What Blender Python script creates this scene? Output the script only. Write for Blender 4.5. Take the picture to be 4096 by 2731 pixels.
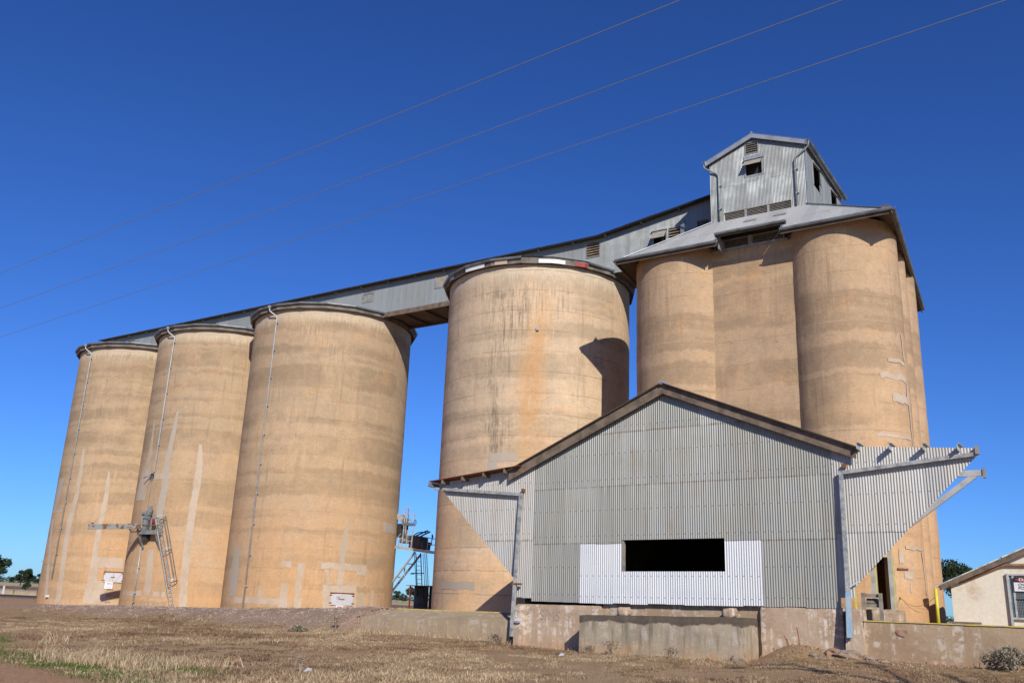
import bpy, math, random
import numpy as np
from mathutils import Vector, Matrix, noise as mnoise
R = math.radians
random.seed(7); rng = np.random.default_rng(7)
for o in list(bpy.data.objects): bpy.data.objects.remove(o)
scene = bpy.context.scene
C = scene.collection

# ------------------------------------------------------------------ camera
# world: X along the row of silos (to the right), Y away from the viewer, Z up; the eye is at (0, 0, 1.3)
EYE = 1.3
cd = bpy.data.cameras.new('camera'); cam = bpy.data.objects.new('camera', cd); C.objects.link(cam)
cd.sensor_width = 36.0; cd.lens = 36.0 * 3576 / 4096; cd.clip_start = 0.1; cd.clip_end = 8000
cam.matrix_world = (Matrix.Translation((0, 0, EYE)) @ Matrix.Rotation(R(33.7), 4, 'Z')
                    @ Matrix.Rotation(R(90 + 16.41), 4, 'X') @ Matrix.Rotation(R(2.26), 4, 'Z'))
scene.camera = cam
scene.render.resolution_x = 1024; scene.render.resolution_y = 682

# ------------------------------------------------------------------ sky, sun, exposure
SUN_EL, SUN_PSI = 30.0, 46.5
sdir = Vector((math.sin(R(SUN_PSI)) * math.cos(R(SUN_EL)), -math.cos(R(SUN_PSI)) * math.cos(R(SUN_EL)), math.sin(R(SUN_EL))))
w = bpy.data.worlds.new('World'); scene.world = w; w.use_nodes = True
wn = w.node_tree; wn.nodes.clear()
sky = wn.nodes.new('ShaderNodeTexSky'); sky.sky_type = 'NISHITA'; sky.sun_disc = False
sky.sun_elevation = R(SUN_EL); sky.sun_rotation = math.atan2(sdir.x, sdir.y)
sky.altitude = 300; sky.air_density = 1.0; sky.dust_density = 0.2; sky.ozone_density = 2.0
hs = wn.nodes.new('ShaderNodeMix'); hs.data_type = 'RGBA'; hs.blend_type = 'MULTIPLY'; hs.inputs[0].default_value = 1.0; hs.inputs[7].default_value = (0.47, 0.835, 1.52, 1)   # deep clear-air blue of the picture
gm_ = wn.nodes.new('ShaderNodeGamma'); gm_.inputs['Gamma'].default_value = 1.15
bg = wn.nodes.new('ShaderNodeBackground'); bg.inputs['Strength'].default_value = 0.058
wo = wn.nodes.new('ShaderNodeOutputWorld')
wn.links.new(sky.outputs[0], hs.inputs[6]); wn.links.new(hs.outputs[2], gm_.inputs['Color']); wn.links.new(gm_.outputs[0], bg.inputs['Color']); wn.links.new(bg.outputs[0], wo.inputs['Surface'])
sl = bpy.data.lights.new('sun', 'SUN'); sl.energy = 4.6; sl.angle = R(0.53); sl.color = (1.0, 0.95, 0.87)
so = bpy.data.objects.new('sun', sl); C.objects.link(so); so.rotation_euler = sdir.to_track_quat('Z', 'Y').to_euler(); so.location = (40, -40, 60)
vs = scene.view_settings; vs.view_transform = 'Standard'; vs.look = 'None'; vs.gamma = 1.0; vs.exposure = 0.0; vs.use_curve_mapping = False

# ------------------------------------------------------------------ materials
class NT:
    def __init__(s, name):
        s.m = bpy.data.materials.new(name); s.m.use_nodes = True; s.t = s.m.node_tree; s.t.nodes.clear()
        s.out = s.t.nodes.new('ShaderNodeOutputMaterial'); s.b = s.t.nodes.new('ShaderNodeBsdfPrincipled')
        s.t.links.new(s.b.outputs[0], s.out.inputs['Surface'])
    def n(s, typ, **kw):
        nd = s.t.nodes.new('ShaderNode' + typ)
        for k, v in kw.items(): setattr(nd, k, v)
        return nd
    def l(s, a, b): s.t.links.new(a, b)
    def val(s, x, sock):
        if hasattr(x, 'links') or hasattr(x, 'is_linked'): s.l(x, sock)
        elif isinstance(x, (tuple, list)) and len(x) == 3 and sock.type == 'RGBA': sock.default_value = (*x, 1)
        else: sock.default_value = x
    def math(s, op, a, b=0.0, c=0.0, clamp=False):
        nd = s.n('Math', operation=op, use_clamp=clamp)
        for i, x in enumerate((a, b, c)): s.val(x, nd.inputs[i])
        return nd.outputs[0]
    def vec(s, x, y, z=0.0):
        nd = s.n('CombineXYZ')
        for i, q in enumerate((x, y, z)): s.val(q, nd.inputs[i])
        return nd.outputs[0]
    def noise(s, v, scale=1.0, detail=3.0, rough=0.55, dist=0.0):
        nd = s.n('TexNoise'); s.l(v, nd.inputs['Vector'])
        nd.inputs['Scale'].default_value = scale; nd.inputs['Detail'].default_value = detail
        nd.inputs['Roughness'].default_value = rough; nd.inputs['Distortion'].default_value = dist
        return nd.outputs['Fac']
    def step(s, x, a, b, lo=0.0, hi=1.0):
        nd = s.n('MapRange', clamp=True, interpolation_type='SMOOTHSTEP')
        s.val(x, nd.inputs['Value'])
        for k, q in zip(('From Min', 'From Max', 'To Min', 'To Max'), (a, b, lo, hi)): s.val(q, nd.inputs[k])
        return nd.outputs[0]
    def mix(s, f, a, b, mode='MIX'):
        nd = s.n('Mix', data_type='RGBA', blend_type=mode)
        s.val(f, nd.inputs[0]); s.val(a, nd.inputs[6]); s.val(b, nd.inputs[7])
        return nd.outputs[2]
    def bump(s, h, strength=0.3, dist=0.02):
        nd = s.n('Bump'); nd.inputs['Strength'].default_value = strength; nd.inputs['Distance'].default_value = dist
        s.l(h, nd.inputs['Height']); s.l(nd.outputs[0], s.b.inputs['Normal'])
    def fin(s, col, rough=0.8, metal=0.0, spec=None):
        s.val(col, s.b.inputs['Base Color']); s.val(rough, s.b.inputs['Roughness']); s.val(metal, s.b.inputs['Metallic'])
        if spec is not None: s.b.inputs['Specular IOR Level'].default_value = spec
        return s.m

def m_plain(name, c, rough=0.7, metal=0.0, var=0.25, scale=3.0, c2=None, bump=0.0, thr=(0.4, 0.65)):
    t = NT(name); tc = t.n('TexCoord').outputs['Object']
    f = t.noise(tc, scale, 5, 0.6); g = t.noise(tc, scale * 9, 3, 0.6)
    a = t.mix(t.step(f, *thr), c, c2 if c2 else tuple(q * (1 - var) for q in c))
    col = t.mix(0.5, a, t.mix(g, (0.6, 0.6, 0.6), (1.25, 1.25, 1.25)), 'MULTIPLY')
    if bump: t.bump(g, bump, 0.01)
    return t.fin(col, rough, metal)

def m_silo(name, seed, rust=None, soot=None, rings=0.0, tone=(1, 1, 1), spread=1.0):
    t = NT(name); uv = t.n('UVMap', uv_map='UVMap').outputs[0]
    sp = t.n('SeparateXYZ'); t.l(uv, sp.inputs[0]); u, v = sp.outputs[0], sp.outputs[1]
    wob = t.noise(t.vec(t.math('MULTIPLY', u, 0.7), t.math('MULTIPLY', v, 0.4), seed), 1, 4, 0.7)
    fringe = t.noise(t.vec(t.math('MULTIPLY', u, 4.0), t.math('MULTIPLY', v, 0.5), seed + 3), 1, 6, 0.75)
    vv = t.math('ADD', v, t.math('ADD', t.math('MULTIPLY', wob, 0.9), t.math('MULTIPLY', fringe, 0.28)))
    band = t.noise(t.vec(t.math('MULTIPLY', u, 0.03), t.math('MULTIPLY', vv, 0.85), seed * 1.7), 1, 2.5, 0.6)
    streak = t.noise(t.vec(t.math('MULTIPLY', u, 3.2), t.math('MULTIPLY', v, 0.16), seed), 1, 5, 0.65)
    streak2 = t.noise(t.vec(t.math('MULTIPLY', u, 8.0), t.math('MULTIPLY', v, 0.55), seed + 9), 1, 5, 0.75)
    blot = t.noise(t.vec(t.math('MULTIPLY', u, 0.28), t.math('MULTIPLY', v, 0.3), seed + 5), 1, 5, 0.6)
    fine = t.noise(t.vec(t.math('MULTIPLY', u, 6), t.math('MULTIPLY', v, 9), seed), 1, 6, 0.7)
    T = lambda c: tuple(a * b * k for a, b, k in zip(c, tone, (1.05, 0.985, 1.02)))
    dark, mid, light, orange = T((0.335, 0.252, 0.146)), T((0.43, 0.325, 0.190)), T((0.51, 0.375, 0.215)), T((0.53, 0.335, 0.155))
    bandf = t.step(band, 0.44, 0.55)
    col = t.mix(bandf, dark, mid)
    col = t.mix(t.math('MULTIPLY', t.step(blot, 0.45, 0.68), 0.8), col, light)
    blot2 = t.noise(t.vec(t.math('MULTIPLY', u, 0.6), t.math('MULTIPLY', v, 0.75), seed + 31), 1, 6, 0.68)
    col = t.mix(t.step(blot2, 0.54, 0.70, 0, 0.5), col, orange)
    col = t.mix(t.step(blot2, 0.46, 0.30, 0, 0.5), col, T((0.31, 0.245, 0.155)))
    low = t.math('MULTIPLY', t.step(v, 13.5, 1.5), t.step(t.math('ADD', blot, t.math('MULTIPLY', band, 0.35)), 0.48, 0.78))
    col = t.mix(t.math('MULTIPLY', t.step(v, 15.0, 3.0), 0.72), col, t.mix(bandf, T((0.44, 0.322, 0.178)), T((0.55, 0.405, 0.235))))
    col = t.mix(t.math('MULTIPLY', low, 0.8), col, orange)
    col = t.mix(t.step(streak, 0.60, 0.80, 0, 0.42), col, T((0.60, 0.47, 0.31)))
    col = t.mix(t.math('MULTIPLY', t.step(streak2, 0.57, 0.74, 0, 0.6), t.step(wob, 0.40, 0.60)), col, T((0.64, 0.52, 0.36)))
    col = t.mix(t.step(streak, 0.45, 0.24, 0, 0.55), col, T((0.25, 0.185, 0.11)))
    spk = t.noise(t.vec(t.math('MULTIPLY', u, 14), t.math('MULTIPLY', v, 6), seed + 4), 1, 4, 0.8)
    col = t.mix(t.math('MULTIPLY', t.step(spk, 0.66, 0.74), t.step(blot, 0.45, 0.6, 0, 0.7)), col, T((0.68, 0.58, 0.43)))
    crk = t.math('ABSOLUTE', t.math('SUBTRACT', t.noise(t.vec(t.math('MULTIPLY', u, 0.35), t.math('MULTIPLY', v, 1.1), seed + 12), 1, 4, 0.6), 0.5))
    col = t.mix(t.math('MULTIPLY', t.step(crk, 0.006, 0.001, 0, 0.5), t.step(wob, 0.48, 0.6)), col, T((0.20, 0.14, 0.085)))
    topf = t.math('MULTIPLY', t.step(v, 13.5, 19.5), t.math('MULTIPLY', t.step(blot, 0.50, 0.70), t.step(streak2, 0.46, 0.62)))
    col = t.mix(t.math('MULTIPLY', topf, 0.55), col, (0.14, 0.12, 0.095))
    # pale lime run-off just below the rim
    rim = t.math('MULTIPLY', t.step(t.math('ADD', v, t.math('MULTIPLY', streak2, 2.2)), 21.2, 21.9), 0.65)
    col = t.mix(rim, col, (0.62, 0.51, 0.36))
    if rings:
        fr = t.math('FRACT', t.math('ADD', t.math('DIVIDE', v, 1.27), t.math('MULTIPLY', wob, 0.13)))
        ln = t.math('MULTIPLY', t.step(t.math('ABSOLUTE', t.math('SUBTRACT', fr, 0.5)), 0.022, 0.004), t.step(wob, 0.38, 0.55))
        col = t.mix(t.math('MULTIPLY', ln, rings), col, (0.22, 0.14, 0.08))
    if soot is not None:
        d = t.math('ABSOLUTE', t.math('SUBTRACT', u, t.math('ADD', soot, t.math('MULTIPLY', t.math('SUBTRACT', blot, 0.5), 3.0))))
        f = t.math('MULTIPLY', t.step(d, 1.9, 0.2), t.math('MULTIPLY', t.step(streak2, 0.44, 0.64), t.step(wob, 0.40, 0.58)))
        f = t.math('MULTIPLY', f, t.math('MULTIPLY', t.step(v, 7.2, 9.5), t.step(v, 20.5, 19.0)))
        col = t.mix(t.math('MULTIPLY', f, 0.75), col, (0.12, 0.105, 0.08))
    if rust is not None:
        d = t.math('ABSOLUTE', t.math('SUBTRACT', u, t.math('ADD', rust, t.math('MULTIPLY', t.math('SUBTRACT', blot, 0.5), 1.4))))
        f = t.math('MULTIPLY', t.step(d, 1.25, 0.05), t.step(t.math('ADD', t.math('MULTIPLY', streak, 0.6), t.math('MULTIPLY', wob, 0.4)), 0.36, 0.56))
        f = t.math('MULTIPLY', f, t.step(v, 20.3, 17.5))
        col = t.mix(t.math('MULTIPLY', f, 0.7), col, (0.58, 0.31, 0.12))
    grit = t.noise(t.vec(t.math('MULTIPLY', u, 2.2), t.math('MULTIPLY', v, 1.5), seed + 21), 1, 8, 0.78)
    col = t.mix(0.40, col, t.mix(t.step(grit, 0.30, 0.70), (0.80, 0.80, 0.80), (1.17, 1.17, 1.17)), 'MULTIPLY')
    col = t.mix(0.8, col, t.mix(fine, (0.68, 0.68, 0.68), (1.27, 1.27, 1.27)), 'MULTIPLY')
    t.bump(t.math('ADD', t.math('MULTIPLY', t.math('ADD', fine, grit), 0.6), t.math('ADD', t.math('MULTIPLY', band, 0.8), t.math('MULTIPLY', streak2, 0.5))), 0.5, 0.035)
    return t.fin(col, 0.92, 0, 0.15)

def m_galv(name, c=(0.42, 0.43, 0.44), rust=0.25, metal=0.55, rough=0.42, var=0.22, warm=0.5, streaks=1.0, laps=(), nails=(), shearx=0.0):
    t = NT(name); tc = t.n('TexCoord').outputs['Object']
    rnd = t.n('ObjectInfo').outputs['Random']
    sp = t.n('SeparateXYZ'); t.l(tc, sp.inputs[0]); x, y, z = sp.outputs
    st = t.noise(t.vec(t.math('ADD', t.math('MULTIPLY', x, 7), t.math('MULTIPLY', rnd, 40)), t.math('MULTIPLY', y, 7), t.math('MULTIPLY', z, 0.35)), 1, 5, 0.65)
    bl = t.noise(t.vec(t.math('ADD', x, t.math('MULTIPLY', rnd, 13)), y, z), 0.9, 4, 0.6)
    fn = t.noise(tc, 26, 4, 0.6)
    k = t.math('ADD', t.math('MULTIPLY', rnd, var), 1 - var * 0.55)
    col = t.mix(1.0, c, t.n('CombineColor').outputs[0], 'MULTIPLY')
    cc = [nd for nd in t.t.nodes if nd.type == 'COMBINE_COLOR'][-1]
    for i in range(3): t.l(k, cc.inputs[i])
    col = t.mix(t.step(bl, 0.35, 0.7, 0, 0.55 * warm), col, tuple(a * b for a, b in zip(c, (1.06, 0.98, 0.86))))
    col = t.mix(t.step(st, 0.50, 0.72, 0, 0.38 * streaks), col, tuple(q * 0.62 for q in c))
    col = t.mix(t.step(st, 0.46, 0.26, 0, 0.45 * streaks), col, tuple(min(0.86, q * 1.45) for q in c))
    rs = t.math('MULTIPLY', t.step(t.math('ADD', t.math('MULTIPLY', bl, 0.5), t.math('MULTIPLY', st, 0.5)), 0.56, 0.68), rust)
    col = t.mix(rs, col, (0.27, 0.16, 0.085))
    zz = t.math('SUBTRACT', z, t.math('MULTIPLY', x, shearx))
    for lz in laps:      # rust bleeding from the sheet laps
        up_ = t.step(t.math('SUBTRACT', zz, lz), -0.06, -0.02); dn_ = t.step(t.math('SUBTRACT', zz, lz), 0.02, -0.03)
        col = t.mix(t.math('MULTIPLY', t.math('MULTIPLY', up_, dn_), t.step(st, 0.36, 0.60, 0.15, 0.8)), col, (0.16, 0.10, 0.06))
        run = t.math('MULTIPLY', t.step(t.math('SUBTRACT', zz, lz), -0.55, -0.05), t.step(t.math('SUBTRACT', zz, lz), 0.0, -0.04))
        col = t.mix(t.math('MULTIPLY', run, t.step(st, 0.54, 0.68, 0, 0.45)), col, (0.24, 0.165, 0.10))
    for nz in nails:     # rows of roofing nails
        fx = t.math('ABSOLUTE', t.math('SUBTRACT', t.math('FRACT', t.math('DIVIDE', x, 0.2286)), 0.5))
        col = t.mix(t.math('MULTIPLY', t.step(fx, 0.09, 0.04), t.step(t.math('ABSOLUTE', t.math('SUBTRACT', zz, nz)), 0.024, 0.010, 0, 0.6)), col, (0.06, 0.045, 0.035))
    col = t.mix(0.4, col, t.mix(fn, (0.75, 0.75, 0.75), (1.2, 1.2, 1.2)), 'MULTIPLY')
    t.bump(t.math('ADD', fn, t.math('MULTIPLY', bl, 4.0)), 0.10, 0.006)
    return t.fin(col, t.step(bl, 0.3, 0.7, rough - 0.08, rough + 0.12), metal)

def m_wall(name, base, stain, pale, orange, seed=0.0, topdark=None):
    """old rendered concrete; object coordinates, z up"""
    t = NT(name); tc = t.n('TexCoord').outputs['Object']
    sp = t.n('SeparateXYZ'); t.l(tc, sp.inputs[0]); x, y, z = sp.outputs
    xs = t.math('ADD', x, seed)
    bl = t.noise(t.vec(xs, y, t.math('MULTIPLY', z, 1.2)), 0.8, 6, 0.62)
    st = t.noise(t.vec(t.math('MULTIPLY', xs, 4.5), t.math('MULTIPLY', y, 4.5), t.math('MULTIPLY', z, 0.5)), 1, 5, 0.65)
    fn = t.noise(tc, 14, 6, 0.7); sm = t.noise(t.vec(xs, y, t.math('MULTIPLY', z, 1.6)), 3.2, 5, 0.7)
    col = t.mix(t.step(bl, 0.38, 0.66), base, stain)
    col = t.mix(t.math('MULTIPLY', t.step(st, 0.46, 0.60), t.step(sm, 0.44, 0.58)), col, pale)
    col = t.mix(t.math('MULTIPLY', t.step(z, 0.55, 0.05), t.step(sm, 0.40, 0.62, 0, 0.75)), col, orange)
    if topdark:
        lvl = t.math('ADD', z, t.math('ADD', t.math('MULTIPLY', bl, 0.55), t.math('MULTIPLY', st, 0.18)))
        f = t.math('MULTIPLY', t.step(lvl, topdark - 0.04, topdark + 0.02), 0.9)
        col = t.mix(f, col, (0.085, 0.065, 0.048))
        col = t.mix(t.step(st, 0.48, 0.34, 0, 0.65), col, (0.15, 0.13, 0.10))
        col = t.mix(t.step(sm, 0.64, 0.74, 0, 0.6), col, (0.50, 0.20, 0.09))
    col = t.mix(0.7, col, t.mix(fn, (0.7, 0.7, 0.7), (1.25, 1.25, 1.25)), 'MULTIPLY')
    t.bump(t.math('ADD', fn, t.math('MULTIPLY', sm, 1.5)), 0.45, 0.02)
    return t.fin(col, 0.93, 0, 0.12)

def m_attr(name, ramp, rough=0.85, trans=0.0, jitter=0.0):
    """colour from the point attribute 'tint' through a ramp"""
    t = NT(name); a = t.n('Attribute', attribute_name='tint').outputs['Fac']
    r = t.n('ValToRGB'); e = r.color_ramp.elements
    e[0].position, e[0].color = ramp[0][0], (*ramp[0][1], 1); e[1].position, e[1].color = ramp[-1][0], (*ramp[-1][1], 1)
    for p, c in ramp[1:-1]:
        q = e.new(p); q.color = (*c, 1)
    t.l(a, r.inputs[0])
    m = t.fin(r.outputs[0], rough, 0, 0.2)
    if trans:
        tr = t.n('BsdfTranslucent'); t.l(r.outputs[0], tr.inputs[0]); mx = t.n('MixShader'); mx.inputs[0].default_value = trans
        t.l(t.b.outputs[0], mx.inputs[1]); t.l(tr.outputs[0], mx.inputs[2]); t.l(mx.outputs[0], t.out.inputs['Surface'])
    return m

M = {}
M['galv'] = m_galv('weathered_galvanised_iron', (0.315, 0.312, 0.278), 0.34, 0.30, 0.50, 0.22, 0.7, 1.0, (3.41, 5.24, 7.02), (1.75, 2.62, 3.62, 4.45, 5.45, 6.3, 7.2), 0.0125)
M['galv_wing'] = m_galv('bright_weathered_iron', (0.47, 0.455, 0.415), 0.28, 0.25, 0.52, 0.24, 0.8, 1.0, (3.56,), (3.75, 4.6, 5.5), 0.0125)
M['galv_new'] = m_galv('new_zinc_sheet', (0.62, 0.625, 0.62), 0.0, 0.25, 0.45, 0.08, 0.1, 0.22, (), (1.7, 2.35), 0.0125)
M['galv_tower'] = m_galv('blue_grey_iron', (0.26, 0.272, 0.262), 0.25, 0.30, 0.50, 0.24, 0.4)
M['galv_roof'] = m_galv('roof_iron', (0.40, 0.40, 0.385), 0.65, 0.22, 0.55, 0.28, 0.8, 1.0)
M['flash'] = m_plain('flashing_zinc', (0.40, 0.42, 0.44), 0.5, 0.4, 0.2, 1.5)
M['gutter'] = m_plain('gutter_iron', (0.21, 0.22, 0.22), 0.5, 0.3, 0.45, 1.2)
M['rimboard'] = m_plain('rim_timber', (0.20, 0.17, 0.135), 0.85, 0, 0.5, 1.5, bump=0.4)
M['pipe'] = m_plain('downpipe_zinc', (0.46, 0.48, 0.50), 0.45, 0.3, 0.2, 3.0)
M['pipe_blue'] = m_plain('faded_blue_pipe', (0.25, 0.42, 0.55), 0.55, 0.05, 0.5, 5.0, (0.42, 0.46, 0.47))
M['pipe_grey'] = m_plain('peeling_grey_pipe', (0.44, 0.43, 0.40), 0.6, 0.1, 0.5, 6.0, (0.22, 0.24, 0.25))
M['pipe_tower'] = m_plain('green_grey_pipe', (0.27, 0.31, 0.31), 0.6, 0.1, 0.4, 3.0)
M['timber'] = m_plain('weathered_timber', (0.20, 0.145, 0.10), 0.85, 0, 0.45, 3.0, bump=0.4)
M['timber_grey'] = m_plain('grey_timber', (0.30, 0.26, 0.21), 0.85, 0, 0.4, 4.0, bump=0.4)
M['timber_brown'] = m_plain('brown_timber', (0.125, 0.085, 0.055), 0.85, 0, 0.4, 2.0)
M['eave_shade'] = m_plain('shaded_eave_timber', (0.05, 0.042, 0.036), 0.9, 0, 0.3, 2.0)  # near-black lining: shade under the gallery eaves is put into the colour
M['louvre'] = m_plain('louvre_timber', (0.27, 0.235, 0.19), 0.8, 0, 0.35, 5.0)
M['louvre_tan'] = m_plain('tan_louvre_timber', (0.36, 0.27, 0.17), 0.8, 0, 0.45, 2.0)
M['flap'] = m_plain('flap_sheet', (0.36, 0.32, 0.25), 0.8, 0, 0.2, 2.0)
M['flap_frame'] = m_plain('grey_window_frame', (0.36, 0.375, 0.38), 0.6, 0.2, 0.3, 3.0)
M['steel'] = m_plain('painted_grey_steel', (0.29, 0.30, 0.285), 0.55, 0.25, 0.35, 2.0)
M['steel_light'] = m_plain('light_grey_steel', (0.50, 0.49, 0.46), 0.6, 0.1, 0.25, 3.0)
M['steel_dark'] = m_plain('dark_steel', (0.06, 0.06, 0.058), 0.6, 0.2, 0.4, 3.0)
M['steel_rust'] = m_plain('rusting_grey_steel', (0.27, 0.285, 0.265), 0.6, 0.2, 0.5, 1.3, (0.19, 0.075, 0.03), thr=(0.56, 0.60))
M['rust'] = m_plain('rust', (0.26, 0.085, 0.035), 0.85, 0.1, 0.4, 6.0)
M['red'] = m_plain('red_paint', (0.35, 0.03, 0.025), 0.5, 0, 0.3, 4.0)
M['redframe'] = m_plain('red_oxide_steel', (0.30, 0.06, 0.035), 0.7, 0, 0.3, 4.0)
M['yellow'] = m_plain('yellow_paint', (0.72, 0.62, 0.04), 0.55, 0, 0.12, 3.0)
M['yellow_line'] = m_plain('worn_yellow_line', (0.62, 0.50, 0.08), 0.8, 0, 0.3, 5.0, (0.44, 0.34, 0.17), thr=(0.45, 0.6))
M['white'] = m_plain('white_paint', (0.78, 0.78, 0.76), 0.5, 0, 0.08, 3.0)
M['signred'] = m_plain('sign_red', (0.42, 0.04, 0.03), 0.5, 0, 0.15, 3.0)
M['black'] = m_plain('black_paint', (0.02, 0.02, 0.02), 0.5, 0, 0.3, 3.0)
M['signtext'] = m_plain('sign_lettering', (0.14, 0.15, 0.19), 0.6, 0, 0.1, 3.0)
M['hatchgrey'] = m_plain('pale_hatch_paint', (0.56, 0.55, 0.555), 0.6, 0.05, 0.12, 2.0)
M['patch'] = m_plain('repair_render', (0.53, 0.42, 0.31), 0.92, 0, 0.10, 0.9, (0.48, 0.36, 0.24), bump=0.25)
M['patch_grey'] = m_plain('grey_repair_render', (0.44, 0.375, 0.295), 0.92, 0, 0.14, 2.0, (0.46, 0.36, 0.25), bump=0.25)
M['render'] = m_plain('cream_render', (0.74, 0.665, 0.53), 0.9, 0, 0.2, 1.1, (0.60, 0.47, 0.34), bump=0.2, thr=(0.55, 0.75))
M['asbestos'] = m_plain('flaking_roof', (0.40, 0.42, 0.39), 0.8, 0, 0.4, 3.5, (0.72, 0.72, 0.68), thr=(0.48, 0.54))
M['mesh_blue'] = m_plain('blue_grille', (0.13, 0.20, 0.24), 0.4, 0.3, 0.3, 4.0)
M['dark'] = m_plain('interior_shade', (0.03, 0.027, 0.024), 0.9, 0, 0.3, 2.0)  # near-black panels in openings; the shade inside is put into their colour
M['copper'] = m_plain('brown_pipe', (0.36, 0.19, 0.10), 0.6, 0.1, 0.3, 3.0)
M['rope'] = m_plain('rope', (0.16, 0.13, 0.09), 0.9, 0, 0.2, 5.0)
M['cable'] = m_plain('wire', (0.27, 0.27, 0.26), 0.6, 0.3, 0.1, 2.0)
M['rock'] = m_plain('red_stone', (0.40, 0.235, 0.135), 0.95, 0, 0.4, 4.0, bump=0.6)
M['rubble'] = m_plain('concrete_rubble', (0.36, 0.26, 0.18), 0.95, 0, 0.35, 3.0, bump=0.6)
M['bark'] = m_plain('bark', (0.16, 0.125, 0.095), 0.95, 0, 0.4, 3.0)
M['feather'] = m_plain('black_feather', (0.012, 0.012, 0.014), 0.6, 0, 0.2, 3.0)
M['glass'] = m_plain('dusty_glass', (0.30, 0.31, 0.29), 0.25, 0.0, 0.25, 3.0)
M['graffiti'] = m_plain('faded_spray_paint', (0.345, 0.29, 0.25), 0.9, 0, 0.25, 7.0, (0.42, 0.32, 0.225), thr=(.45, .58))
M['base'] = m_wall('stained_foundation_render', (0.47, 0.345, 0.235), (0.36, 0.255, 0.17), (0.66, 0.56, 0.46), (0.48, 0.265, 0.135), 3.0)
M['dock'] = m_wall('blackened_dock_concrete', (0.40, 0.325, 0.23), (0.31, 0.255, 0.18), (0.47, 0.41, 0.33), (0.50, 0.28, 0.13), 1.0, topdark=1.33)
M['plat'] = m_wall('platform_concrete', (0.40, 0.29, 0.185), (0.34, 0.235, 0.145), (0.55, 0.46, 0.36), (0.42, 0.24, 0.125), 6.0)
M['apron'] = m_wall('smooth_apron_concrete', (0.40, 0.30, 0.19), (0.345, 0.26, 0.165), (0.48, 0.40, 0.30), (0.36, 0.22, 0.12), 11.0)
M['silo1'] = m_silo('silo_concrete_a', 2.3, rings=0.28)
M['silo2'] = m_silo('silo_concrete_b', 7.9, rings=0.28)
M['silo3'] = m_silo('silo_concrete_c', 14.2, rings=0.28)
M['silo4'] = m_silo('silo_concrete_ringed', 21.4, rust=3.25, soot=1.1, rings=0.7, tone=(1.30, 1.36, 1.46))
M['bin'] = m_silo('bin_concrete', 33.1, tone=(1.06, 1.02, 1.0), rings=0.45)

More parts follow.
